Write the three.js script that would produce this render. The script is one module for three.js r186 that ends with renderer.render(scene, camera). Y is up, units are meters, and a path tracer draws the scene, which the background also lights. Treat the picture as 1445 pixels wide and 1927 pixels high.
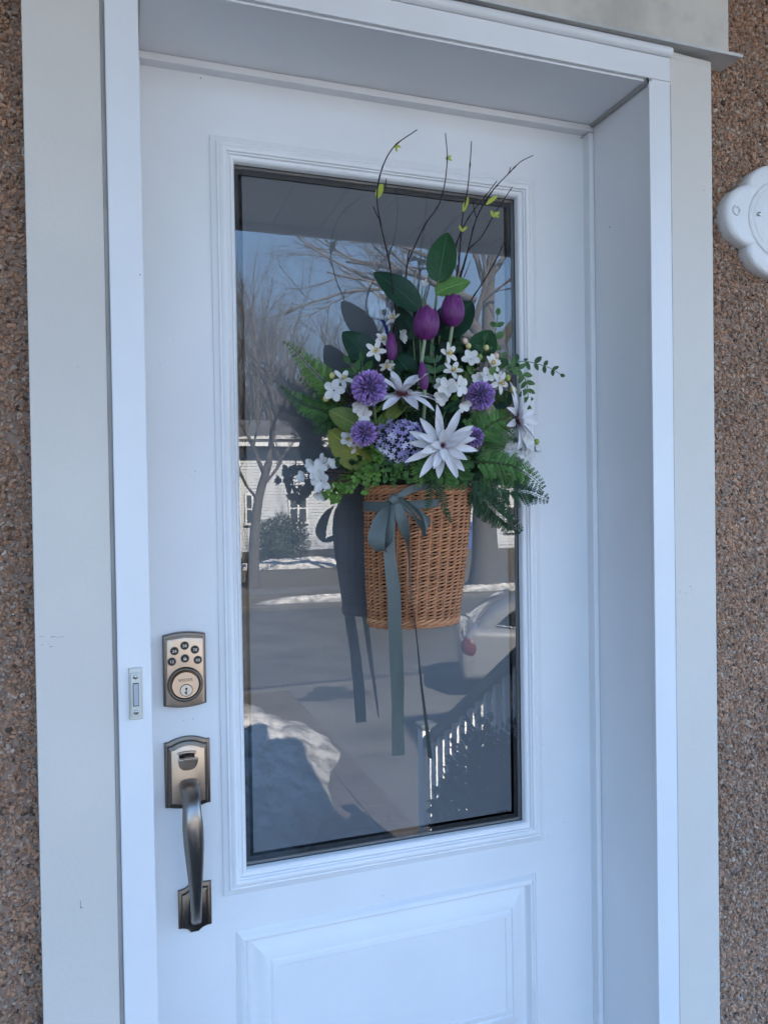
import * as THREE from 'three';
import { mergeGeometries, toCreasedNormals } from 'three/addons/utils/BufferGeometryUtils.js';
import { FontLoader } from 'three/addons/loaders/FontLoader.js';
import { TextGeometry } from 'three/addons/geometries/TextGeometry.js';
import { RoundedBoxGeometry } from 'three/addons/geometries/RoundedBoxGeometry.js';

// ---------------------------------------------------------------- camera, sky, sun, exposure
const scene = new THREE.Scene();
const EYE = new THREE.Vector3(-0.46487, 1.27943, 1.31603), YAW = -0.333149, PITCH = -0.0141854, ROLL = -0.0155214;
const camera = new THREE.PerspectiveCamera(66.78, 767 / 1024, 0.05, 400);
camera.position.copy(EYE);
camera.rotation.set(PITCH, YAW, ROLL, 'YXZ');
camera.updateMatrixWorld(true);

const renderer = new THREE.WebGLRenderer({ antialias: true });
renderer.setSize(767, 1024);
renderer.toneMapping = THREE.LinearToneMapping;
renderer.toneMappingExposure = 12.3;
renderer.shadowMap.enabled = true;
renderer.shadowMap.type = THREE.PCFSoftShadowMap;

const SUN_TO = new THREE.Vector3(0.166, 0.82, -1).normalize();
{ // clear winter sky: deep blue overhead, paler at the horizon
  const w = 256, h = 128, d = new Float32Array(w * h * 4);
  for (let j = 0; j < h; j++) for (let i = 0; i < w; i++) {
    const el = ((j + 0.5) / h - 0.5) * Math.PI, k = (j * w + i) * 4, s = Math.max(0, Math.sin(el));
    const f = Math.pow(1 - s, 3.2);
    d[k] = 0.056 + 0.125 * f; d[k + 1] = 0.129 + 0.12 * f; d[k + 2] = 0.274 + 0.034 * f; d[k + 3] = 1;
  }
  const t = new THREE.DataTexture(d, w, h, THREE.RGBAFormat, THREE.FloatType);
  t.mapping = THREE.EquirectangularReflectionMapping; t.magFilter = t.minFilter = THREE.LinearFilter; t.needsUpdate = true;
  scene.background = t; scene.environment = t;
}
const sun = new THREE.DirectionalLight(new THREE.Color().setRGB(1, 0.94, 0.85), 4.6);
sun.position.copy(SUN_TO).multiplyScalar(60); sun.target.position.set(0, 0, 0);
sun.castShadow = true; sun.shadow.mapSize.set(4096, 4096);
Object.assign(sun.shadow.camera, { left: -45, right: 45, top: 45, bottom: -45, near: 1, far: 160 });
scene.add(sun, sun.target);

// ---------------------------------------------------------------- helpers
const V = (x = 0, y = 0, z = 0) => new THREE.Vector3(x, y, z);
const rng = s => () => { s |= 0; s = s + 0x6D2B79F5 | 0; let t = Math.imul(s ^ s >>> 15, 1 | s); t = t + Math.imul(t ^ t >>> 7, 61 | t) ^ t; return ((t ^ t >>> 14) >>> 0) / 4294967296; };
const R = rng(20240317), rr = (a, b, r = R) => a + (b - a) * r();
const lerp = (a, b, t) => a + (b - a) * t, clamp = (x, a = 0, b = 1) => Math.min(b, Math.max(a, x));
const sst = (a, b, x) => { const t = clamp((x - a) / (b - a)); return t * t * (3 - 2 * t); };
// a point of the place that the photograph shows at (u, v), z metres in front of the door's face
const F = 1461.9, LOOK = new THREE.Euler(PITCH, YAW, ROLL, 'YXZ');
function at(u, v, z) {
  const d = V((u - 722.5) / F, -(v - 963.5) / F, -1).applyEuler(LOOK);
  return EYE.clone().addScaledVector(d, (z - EYE.z) / d.z);
}
const z1 = (x, y, z) => at(480 + x * 0.41522, 220 + y * 0.41522, z);
const z2 = (x, y, z) => at(480 + x * 0.41522, 600 + y * 0.41522, z);
const z4 = (x, y, z) => at(220 + x * 0.32178, 1160 + y * 0.32178, z);

const used = {};
function numbered(n) { const k = used[n] = (used[n] ?? -1) + 1; return k ? n + '_' + String(k).padStart(3, '0') : n; }
function tag(o, label, category, group) {
  o.userData.label = label; o.userData.category = category; if (group) o.userData.group = group; return o;
}
function thing(name, label, category, p = V(), group) {
  const o = new THREE.Group(); o.name = numbered(name); o.position.copy(p); scene.add(o); return tag(o, label, category, group);
}
// a part whose geometry is given in world axes (parent unturned)
function part(parent, name, geo, mat, label) {
  const m = new THREE.Mesh(geo, mat); m.name = name; m.castShadow = m.receiveShadow = true;
  for (let q = parent; q && q !== scene; q = q.parent) m.position.sub(q.position);
  if (label) m.userData.label = label;
  parent.add(m); return m;
}
// a part in its parent's own axes
function own(parent, name, geo, mat, matrix) {
  const m = new THREE.Mesh(geo, mat); m.name = name; m.castShadow = m.receiveShadow = true;
  if (matrix) matrix.decompose(m.position, m.quaternion, m.scale);
  parent.add(m); return m;
}
function setting(name, geo, mat) {
  const m = new THREE.Mesh(geo, mat); m.name = numbered(name); m.castShadow = m.receiveShadow = true; m.userData.kind = 'structure'; scene.add(m); return m;
}
const stuff = o => { o.userData.kind = 'stuff'; return o; };
function mg(list) {
  const keepColor = list.every(g => g.attributes.color);
  return mergeGeometries(list.map(g => {
    g = g.index ? g.toNonIndexed() : g;
    for (const k of Object.keys(g.attributes)) if (!['position', 'normal', 'uv'].includes(k) && !(k === 'color' && keepColor)) g.deleteAttribute(k);
    if (!g.attributes.normal) g.computeVertexNormals();
    if (!g.attributes.uv) g.setAttribute('uv', new THREE.BufferAttribute(new Float32Array(g.attributes.position.count * 2), 2));
    return g;
  }));
}
// uv in metres from the face's main direction
function muv(geo, s = 1) {
  const g = geo.index ? geo.toNonIndexed() : geo, p = g.attributes.position, uv = new Float32Array(p.count * 2), a = V(), b = V(), c = V();
  if (!g.attributes.normal) g.computeVertexNormals();
  for (let i = 0; i < p.count; i += 3) {
    a.fromBufferAttribute(p, i); b.fromBufferAttribute(p, i + 1); c.fromBufferAttribute(p, i + 2);
    const n = b.clone().sub(a).cross(c.clone().sub(a)); const ax = Math.abs(n.x), ay = Math.abs(n.y), az = Math.abs(n.z);
    [a, b, c].forEach((q, k) => { const [x, y] = az >= ax && az >= ay ? [q.x, q.y] : ax >= ay ? [q.z + 0.37, q.y] : [q.x + 0.21, q.z]; uv[(i + k) * 2] = x * s; uv[(i + k) * 2 + 1] = y * s; });
  }
  g.setAttribute('uv', new THREE.BufferAttribute(uv, 2)); return g;
}
function box(x0, x1, y0, y1, zz0, zz1, r = 0) {
  const g = r ? new RoundedBoxGeometry(x1 - x0, y1 - y0, zz1 - zz0, 2, r) : new THREE.BoxGeometry(x1 - x0, y1 - y0, zz1 - zz0);
  g.translate((x0 + x1) / 2, (y0 + y1) / 2, (zz0 + zz1) / 2); return muv(g);
}
function paint(geo, fn) { // vertex colours, linear
  const p = geo.attributes.position, c = new Float32Array(p.count * 3), q = V();
  for (let i = 0; i < p.count; i++) { q.fromBufferAttribute(p, i); const k = fn(q, i); c[i * 3] = k[0]; c[i * 3 + 1] = k[1]; c[i * 3 + 2] = k[2]; }
  geo.setAttribute('color', new THREE.BufferAttribute(c, 3)); return geo;
}
// tapered tube through points; r is a function of t or [r0, r1]
function tube(pts, r, seg = 12, rad = 6, flat = 1) {
  const cv = new THREE.CatmullRomCurve3(pts, false, 'centripetal'), rf = typeof r === 'function' ? r : t => lerp(r[0], r[1], t);
  const fr = cv.computeFrenetFrames(seg, false), pos = [], nor = [], uv = [], idx = [], L = cv.getLength();
  for (let i = 0; i <= seg; i++) {
    const t = i / seg, p = cv.getPointAt(t), q = rf(t);
    for (let j = 0; j <= rad; j++) {
      const a = j / rad * Math.PI * 2, n = fr.normals[i].clone().multiplyScalar(Math.cos(a)).addScaledVector(fr.binormals[i], Math.sin(a) * flat);
      pos.push(p.x + n.x * q, p.y + n.y * q, p.z + n.z * q); n.normalize(); nor.push(n.x, n.y, n.z); uv.push(j / rad, t * L);
    }
  }
  for (let i = 0; i < seg; i++) for (let j = 0; j < rad; j++) { const a = i * (rad + 1) + j, b = a + rad + 1; idx.push(a, a + 1, b, b, a + 1, b + 1); }
  for (const [s, o] of [[0, 0], [1, seg * (rad + 1)]]) { // end caps
    const p = cv.getPointAt(s), k = pos.length / 3, n = cv.getTangentAt(s).multiplyScalar(s ? 1 : -1); pos.push(p.x, p.y, p.z); nor.push(n.x, n.y, n.z); uv.push(0, 0);
    for (let j = 0; j < rad; j++) s ? idx.push(k, o + j + 1, o + j) : idx.push(k, o + j, o + j + 1);
  }
  const g = new THREE.BufferGeometry();
  g.setAttribute('position', new THREE.Float32BufferAttribute(pos, 3)); g.setAttribute('normal', new THREE.Float32BufferAttribute(nor, 3)); g.setAttribute('uv', new THREE.Float32BufferAttribute(uv, 2)); g.setIndex(idx); return g;
}
// moulding swept round a rectangle: profile [[inset, z], ...]
function mould(x0, x1, y0, y1, prof, zz = 0) {
  const pos = [], P = (k, i) => { const [t, z] = prof[i]; return [[x0 + t, y1 - t, z + zz], [x1 - t, y1 - t, z + zz], [x1 - t, y0 + t, z + zz], [x0 + t, y0 + t, z + zz]][k % 4]; };
  for (let k = 0; k < 4; k++) for (let i = 0; i + 1 < prof.length; i++) {
    const a = P(k, i), b = P(k + 1, i), c = P(k + 1, i + 1), d = P(k, i + 1);
    pos.push(...a, ...d, ...b, ...b, ...d, ...c);
  }
  const g = new THREE.BufferGeometry(); g.setAttribute('position', new THREE.Float32BufferAttribute(pos, 3)); g.computeVertexNormals();
  return muv(toCreasedNormals(g, 0.6));
}
// a leaf or petal: base at the origin, along +y, facing +z
function blade(L, W, { nu = 4, nv = 8, prof, bend = 0, cup = 0, wave = 0, twist = 0, seed = 1, off = 0 } = {}) {
  prof ??= t => Math.pow(Math.sin(Math.PI * Math.pow(t, 0.85)), 0.75);
  const pos = [], uv = [], idx = [];
  for (let j = 0; j <= nv; j++) for (let i = 0; i <= nu; i++) {
    const t = j / nv, s = i / nu * 2 - 1, w = W / 2 * Math.max(prof(t), 0.02), a = twist * t;
    const y = L * (Math.abs(bend) > 1e-3 ? Math.sin(bend * t) / bend : t), z = L * (Math.abs(bend) > 1e-3 ? -(1 - Math.cos(bend * t)) / bend : 0);
    const zz = cup * Math.abs(s) ** 1.5 * w + wave * W * Math.sin(t * 9 + seed + s * 1.3) * s * s;
    const x = s * w + off * W * Math.sin(Math.PI * t);
    pos.push(x * Math.cos(a) - zz * Math.sin(a), y, z + zz * Math.cos(a) + x * Math.sin(a)); uv.push((s + 1) / 2, t);
  }
  for (let j = 0; j < nv; j++) for (let i = 0; i < nu; i++) { const a = j * (nu + 1) + i, b = a + nu + 1; idx.push(a, a + 1, b, b, a + 1, b + 1); }
  const g = new THREE.BufferGeometry(); g.setAttribute('position', new THREE.Float32BufferAttribute(pos, 3)); g.setAttribute('uv', new THREE.Float32BufferAttribute(uv, 2)); g.setIndex(idx); g.computeVertexNormals(); return g;
}
function basis(base, dir, nrm) {
  const y = dir.clone().normalize(), x = y.clone().cross(nrm).normalize(); if (x.lengthSq() < 0.5) x.set(1, 0, 0);
  const z = x.clone().cross(y); return new THREE.Matrix4().makeBasis(x, y, z).setPosition(base);
}
const FWD = V(-0.35, 0.05, 1).normalize();   // out of the door, towards someone at the step
const jit = (v, k, r = R) => v.clone().add(V(r() - 0.5, r() - 0.5, r() - 0.5).multiplyScalar(2 * k));
const dirTo = (a, b) => b.clone().sub(a);

// ---------------------------------------------------------------- textures
function lattice(seed) { const r = rng(seed), t = new Float32Array(65536); for (let i = 0; i < 65536; i++) t[i] = r(); return t; }
const LAT = lattice(99);
function vn(x, y, per, o) { // tiling value noise
  const xi = Math.floor(x), yi = Math.floor(y), fx = x - xi, fy = y - yi, g = (a, b) => LAT[((((a % per) + per) % per) + o * 37) % 256 + 256 * (((((b % per) + per) % per) + o * 91) % 256)];
  const u = fx * fx * (3 - 2 * fx), v = fy * fy * (3 - 2 * fy);
  return lerp(lerp(g(xi, yi), g(xi + 1, yi), u), lerp(g(xi, yi + 1), g(xi + 1, yi + 1), u), v);
}
const fbm = (x, y, per, oct = 4, o = 1) => { let s = 0, a = 0.5, n = 0; for (let k = 0; k < oct; k++) { s += a * vn(x * per, y * per, per, o + k); n += a; a *= 0.55; per *= 2; } return s / n; };
function tex(n, fn, rep = 1) {
  const d = new Uint8Array(n * n * 4);
  for (let j = 0; j < n; j++) for (let i = 0; i < n; i++) { const c = fn((i + 0.5) / n, (j + 0.5) / n), k = (j * n + i) * 4; for (let q = 0; q < 3; q++) d[k + q] = clamp(Array.isArray(c) ? c[q] : c) * 255; d[k + 3] = 255; }
  const t = new THREE.DataTexture(d, n, n, THREE.RGBAFormat); t.wrapS = t.wrapT = THREE.RepeatWrapping; t.magFilter = THREE.LinearFilter; t.minFilter = THREE.LinearMipmapLinearFilter; t.generateMipmaps = true; t.repeat.set(rep, rep); t.needsUpdate = true; return t;
}
const T = {
  paint: tex(512, (x, y) => 0.86 + 0.14 * fbm(x, y, 3, 6, 2), 1.3),
  peel: tex(512, (x, y) => fbm(x, y, 48, 3, 5), 4),
  grime: tex(512, (x, y) => { const a = fbm(x, y, 5, 6, 11), b = fbm(x, y, 30, 4, 3); return 0.72 + 0.28 * sst(0.25, 0.7, a * 0.7 + b * 0.4); }, 1.1),
  grain: tex(512, (x, y) => 0.6 + 0.4 * fbm(x, y, 90, 3, 7), 6),
  mortar: tex(512, (x, y) => 0.45 + 0.55 * fbm(x, y, 24, 5, 8), 4),
  asphalt: tex(512, (x, y) => { const a = fbm(x, y, 6, 5, 9), b = fbm(x, y, 120, 2, 4); return 0.2 + 0.75 * a + 0.3 * (b - 0.3) - 0.25 * (1 - sst(0, 0.012, Math.abs(fbm(x, y, 5, 4, 23) - 0.5))); }, 0.18),
  lawn: tex(512, (x, y) => { const a = fbm(x, y, 7, 5, 12), b = fbm(x, y, 90, 3, 6); const k = 0.35 + 0.5 * a + 0.35 * (b - 0.3); return [k, k * 0.92, k * 0.8]; }, 0.3),
  snow: tex(512, (x, y) => { const b = sst(0.42, 0.7, fbm(x, y, 12, 5, 14)); const c = sst(0.55, 0.75, fbm(x, y, 50, 3, 4)); const k = 1 - 0.5 * b - 0.4 * c; return [k, k * 0.98, k * 0.95]; }, 0.6),
  bark: tex(512, (x, y) => 0.4 + 0.6 * fbm(x, y * 0.25, 40, 4, 21) * (0.6 + 0.4 * fbm(x, y, 8, 3, 2))),
  leaf: tex(256, (x, y) => {
    const s = Math.abs(x - 0.5) * 2, mid = 1 - sst(0.0, 0.07, s), q = (y * 7 - s * 1.6), f = Math.abs(q - Math.round(q)), side = (1 - sst(0.0, 0.07, f)) * (1 - sst(0.6, 0.95, s));
    const n = fbm(x, y, 6, 5, 17); const k = 0.42 + 0.2 * n + 0.5 * mid + 0.14 * side; return [k * (0.92 + 0.3 * mid), k, k * 0.95];
  }),
  streak: tex(256, (x, y) => { const n = fbm(x, y * 0.08, 40, 4, 31), m = fbm(x, y, 5, 3, 5); return 0.32 + 0.68 * sst(0.25, 0.75, n * 0.8 + m * 0.25); }),
  cloth: tex(256, (x, y) => 0.78 + 0.11 * Math.sin(x * Math.PI * 128) * Math.sin(y * Math.PI * 128) + 0.12 * fbm(x, y, 10, 3, 6), 1),
  willow: tex(256, (x, y) => { const n = fbm(x * 0.5, y, 8, 4, 41), m = fbm(x, y, 40, 3, 9); return [0.5 + 0.5 * n, 0.45 + 0.5 * n * (0.7 + 0.3 * m), 0.42 + 0.5 * n * m]; }),
  brushed: tex(256, (x, y) => 0.86 + 0.14 * fbm(x, y * 0.3, 60, 3, 51), 6),
};
const rgb = (r, g, b) => new THREE.Color().setRGB(r, g, b);
const mat = (c, rough = 0.6, o = {}) => new THREE.MeshStandardMaterial({ color: rgb(...c), roughness: rough, ...o });
const soft = (c, rough, o = {}) => new THREE.MeshPhysicalMaterial({ color: rgb(...c), roughness: rough, specularIntensity: 0.45, ...o });
const leafM = (c, rough = 0.5, o = {}) => soft(c.map(x => x * 1.7), rough, { map: T.leaf, bumpMap: T.leaf, bumpScale: 0.0009, side: THREE.DoubleSide, ...o });
const M = {
  white: mat([0.84, 0.845, 0.855], 0.42, { map: T.paint, bumpMap: T.peel, bumpScale: 0.00012 }),
  trim: mat([0.86, 0.86, 0.87], 0.38, { map: T.paint }),
  casing: mat([0.74, 0.69, 0.625], 0.6, { map: T.paint, bumpMap: T.peel, bumpScale: 0.0002 }),
  fascia: mat([0.66, 0.61, 0.54], 0.6, { map: T.grime }),
  caulk: mat([0.42, 0.40, 0.385], 0.8, { map: T.grime, bumpMap: T.mortar, bumpScale: 0.001 }),
  flashing: mat([0.66, 0.65, 0.63], 0.55, { map: T.grime, metalness: 0.1 }),
  mortar: mat([0.38, 0.27, 0.21], 0.95, { map: T.mortar, bumpMap: T.mortar, bumpScale: 0.004 }),
  pebble: mat([1, 1, 1], 0.75, { map: T.grain }),
  film: mat([0.114, 0.124, 0.136], 0.8),
  rubber: mat([0.012, 0.012, 0.013], 0.6),
  spacer: mat([0.3, 0.3, 0.3], 0.4, { metalness: 0.7 }),
  glass: new THREE.MeshPhysicalMaterial({ color: 0xffffff, transmission: 1, thickness: 0, roughness: 0, ior: 1.86 }),
  bronze: mat([0.60, 0.46, 0.345], 0.44, { metalness: 1, roughnessMap: T.brushed, bumpMap: T.brushed, bumpScale: 0.00006 }),
  dark: mat([0.17, 0.145, 0.12], 0.33, { metalness: 1 }),
  black: mat([0.012, 0.012, 0.012], 0.5),
  keytext: mat([0.5, 0.45, 0.42], 0.4, { metalness: 0.6 }),
  bell: mat([0.66, 0.64, 0.57], 0.45), bellButton: mat([0.42, 0.44, 0.48], 0.3), screw: mat([0.5, 0.48, 0.45], 0.35, { metalness: 1 }),
  plaque: mat([0.80, 0.80, 0.80], 0.35, { bumpMap: T.peel, bumpScale: 0.0004 }),
  willow: mat([0.64, 0.30, 0.16], 0.6, { map: T.willow, bumpMap: T.grain, bumpScale: 0.0004 }),
  willowDark: mat([0.10, 0.05, 0.03], 0.8),
  ribbon: mat([0.122, 0.148, 0.140], 0.55, { map: T.cloth, side: THREE.DoubleSide }),
  clear: new THREE.MeshPhysicalMaterial({ color: 0xffffff, transmission: 1, thickness: 0, roughness: 0.02, ior: 1.45 }),
  strap: mat([0.02, 0.03, 0.2], 0.5),
  twig: mat([0.016, 0.010, 0.013], 0.7),
  bud: mat([0.42, 0.47, 0.06], 0.55, { side: THREE.DoubleSide }),
  leafDark: leafM([0.016, 0.05, 0.03], 0.42), leafMid: leafM([0.028, 0.085, 0.035], 0.45), leafLight: leafM([0.12, 0.24, 0.065], 0.5), leafOlive: leafM([0.14, 0.18, 0.045], 0.5), leafYellow: leafM([0.20, 0.20, 0.03], 0.5),
  stem: mat([0.13, 0.19, 0.08], 0.6), stemPale: mat([0.25, 0.31, 0.19], 0.6), fernStem: soft([0.045, 0.07, 0.028], 0.7), stemBrown: mat([0.06, 0.02, 0.015], 0.7),
  tulip: mat([0.185, 0.022, 0.18], 0.5, { bumpMap: T.streak, bumpScale: 0.0006, map: T.streak, side: THREE.DoubleSide }),
  vcol: soft([1, 1, 1], 0.65, { vertexColors: true, side: THREE.DoubleSide }),
  petal: soft([0.89, 0.885, 0.88], 0.6, { bumpMap: T.streak, bumpScale: 0.0007, vertexColors: true, side: THREE.DoubleSide }),
  blossom: soft([0.74, 0.72, 0.69], 0.65, { bumpMap: T.streak, bumpScale: 0.0005, side: THREE.DoubleSide }), anther: mat([0.6, 0.42, 0.05], 0.7), calyx: mat([0.16, 0.05, 0.04], 0.7),
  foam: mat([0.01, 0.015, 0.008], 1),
  berry: mat([0.62, 0.55, 0.22], 0.45), berryPink: mat([0.75, 0.48, 0.38], 0.45), berryGreen: mat([0.3, 0.36, 0.07], 0.45),
  // the street
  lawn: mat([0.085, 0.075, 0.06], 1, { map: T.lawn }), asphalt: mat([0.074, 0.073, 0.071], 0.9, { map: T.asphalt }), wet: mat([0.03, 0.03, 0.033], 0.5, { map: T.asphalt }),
  concrete: mat([0.105, 0.10, 0.096], 0.9, { map: T.asphalt }), kerb: mat([0.11, 0.105, 0.10], 0.9, { map: T.asphalt }), paver: mat([0.082, 0.067, 0.062], 0.9, { map: T.asphalt }),
  snow: mat([0.52, 0.52, 0.525], 0.9, { map: T.snow, vertexColors: true }), bark: mat([0.088, 0.083, 0.079], 0.95, { map: T.bark }), twigs: mat([0.07, 0.06, 0.053], 0.95),
  siding: mat([0.35, 0.36, 0.375], 0.7), sidingTrim: mat([0.5, 0.5, 0.49], 0.7), shingle: mat([0.08, 0.08, 0.085], 0.95, { map: T.asphalt }), paneDark: new THREE.MeshPhysicalMaterial({ color: rgb(0.03, 0.035, 0.04), roughness: 0.05, ior: 1.5 }),
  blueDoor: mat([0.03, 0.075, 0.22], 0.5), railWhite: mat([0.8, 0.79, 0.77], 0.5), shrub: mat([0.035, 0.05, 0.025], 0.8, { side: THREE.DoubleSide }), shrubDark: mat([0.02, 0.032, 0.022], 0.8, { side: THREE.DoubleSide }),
  carPaint: new THREE.MeshPhysicalMaterial({ color: rgb(0.15, 0.155, 0.16), roughness: 0.4, metalness: 0.1, clearcoat: 1, clearcoatRoughness: 0.05 }), carGlass: mat([0.015, 0.018, 0.02], 0.05), tail: mat([0.07, 0.012, 0.014], 0.3), tyre: mat([0.02, 0.02, 0.02], 0.8), chrome: mat([0.6, 0.6, 0.6], 0.15, { metalness: 1 }),
  scuff: mat([0.42, 0.42, 0.43], 0.7), inside: mat([0.12, 0.10, 0.08], 0.9), soffit: mat([0.62, 0.63, 0.64], 0.6), railDark: mat([0.06, 0.068, 0.075], 0.6), iron: mat([0.04, 0.04, 0.04], 0.7),
};
// ---------------------------------------------------------------- the house, its door and what is fixed to them
const WALL = 0.146, G0 = -1.5;   // wall face; the ground is a storey-step below the porch
{
  const h = thing('house', 'brown pebble-dashed house front round the white door', 'house', V(0, G0, 0));
  const s = new THREE.Shape(); s.moveTo(-6, G0); s.lineTo(2.2, G0); s.lineTo(2.2, 4.3); s.lineTo(-6, 4.3); s.closePath();
  const o = new THREE.Path(); o.moveTo(-0.5, -0.02); o.lineTo(-0.5, 2.1); o.lineTo(0.5, 2.1); o.lineTo(0.5, -0.02); o.closePath(); s.holes.push(o);
  const w = new THREE.ExtrudeGeometry(s, { depth: 0.3, bevelEnabled: false }); w.translate(0, 0, WALL - 0.3);
  const wall = part(h, 'wall', muv(w), M.mortar);
  // loose stone chips set in the render: real grains where the photograph shows the wall
  const chip = new THREE.IcosahedronGeometry(1, 0), cp = chip.attributes.position, cr = rng(5);
  const seen = {};
  for (let i = 0; i < cp.count; i++) { const k = [cp.getX(i), cp.getY(i), cp.getZ(i)].map(v => v.toFixed(3)).join(); const f = seen[k] ??= 0.72 + 0.5 * cr(); cp.setXYZ(i, cp.getX(i) * f, cp.getY(i) * f, cp.getZ(i) * f); }
  chip.computeVertexNormals();
  const rects = [[-0.86, -0.566, 0.3, 2.5], [0.556, 1.05, 0.15, 2.6]], N = 125000, im = new THREE.InstancedMesh(chip, M.pebble, N), m4 = new THREE.Matrix4(), q = new THREE.Quaternion(), e = new THREE.Euler(), c = new THREE.Color(), r = rng(77);
  const a0 = (rects[0][1] - rects[0][0]) * 2.2, a1 = (rects[1][1] - rects[1][0]) * 2.45;
  for (let i = 0; i < N; i++) {
    const b = rects[r() < a0 / (a0 + a1) ? 0 : 1], x = lerp(b[0], b[1], r()), y = lerp(b[2], b[3], r()), k = 0.0017 + 0.0026 * r() * r() + 0.0007 * r();
    e.set(r() * 6.3, r() * 6.3, r() * 6.3); q.setFromEuler(e);
    m4.compose(V(x, y, WALL + (r() - 0.25) * k * 1.3), q, V(k * (0.9 + 0.8 * r()), k * (0.7 + 0.4 * r()), k * (0.6 + 0.5 * r()))); im.setMatrixAt(i, m4);
    const t = r(), v = 0.6 + 0.7 * r(), patch = 0.75 + 0.5 * fbm(x * 0.4, y * 0.4, 8, 4, 3);
    if (t < 0.68) c.setRGB(0.50 * v * patch, 0.290 * v * patch, 0.182 * v * patch); else if (t < 0.88) c.setRGB(0.50 * v, 0.36 * v, 0.265 * v); else if (t < 0.95) c.setRGB(0.56 * v, 0.46 * v, 0.375 * v); else c.setRGB(0.15 * v, 0.10 * v, 0.075 * v);
    im.setColorAt(i, c);
  }
  im.name = 'stone_chips'; im.position.sub(h.position); stuff(im); h.add(im);
  part(h, 'side_wall', box(1.95, 2.2, G0, 4.3, -9, WALL - 0.302), M.mortar); part(h, 'side_wall', box(-6, -5.75, G0, 4.3, -9, WALL - 0.302), M.mortar);
  part(h, 'back_wall', box(-6, 2.2, G0, 4.3, -9.25, -9.002), M.mortar);
  part(h, 'floor', box(-5.74, 1.94, -0.25, -0.03, -8.99, WALL - 0.304), M.inside);
  part(h, 'hall_ceiling', box(-5.74, 1.94, 2.5, 2.6, -8.99, WALL - 0.304), M.inside);
  part(h, 'hall_wall', box(-1.6, -1.5, -0.02, 2.49, -6, WALL - 0.304), M.inside); part(h, 'hall_wall', box(1.3, 1.4, -0.02, 2.49, -6, WALL - 0.304), M.inside); part(h, 'hall_wall', box(-1.49, 1.29, -0.02, 2.49, -3.1, -3), M.inside);
  const rs = new THREE.Shape(); rs.moveTo(0.6, 4.301); rs.lineTo(-4.4, 6.6); rs.lineTo(-9.6, 4.301); rs.closePath();
  const rg = new THREE.ExtrudeGeometry(rs, { depth: 8.3, bevelEnabled: false }); rg.rotateY(-Math.PI / 2); rg.translate(2.2, 0, 0);
  // rotateY(-90): shape x becomes world z, depth runs to -x
  part(h, 'roof', muv(rg), M.shingle);
  part(h, 'added_shade_wall', box(-2.25, -2.0, G0, 2.5, WALL + 0.002, 1.9), M.mortar);  // added wall out of view, there to darken the right jamb
  // porch: slab, roof with a vinyl soffit in strips
  part(h, 'porch_slab', box(-1.99, 1.78, G0, -0.04, WALL + 0.001, 1.25, 0.01), M.concrete);
  part(h, 'porch_roof', box(-3, 2.16, 2.555, 2.65, WALL + 0.001, 2.13), M.shingle);
  part(h, 'porch_fascia', box(-3, 2.16, 2.497, 2.655, 2.132, 2.16), M.soffit);
  for (let i = 0; i < 24; i++) { const x = -3 + i * 0.215; part(h, 'soffit_strip', box(x + 0.004, x + 0.211, 2.523 + (i % 2) * 0.004, 2.553, WALL + 0.002, 2.13, 0.003), M.soffit); }
}
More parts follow.
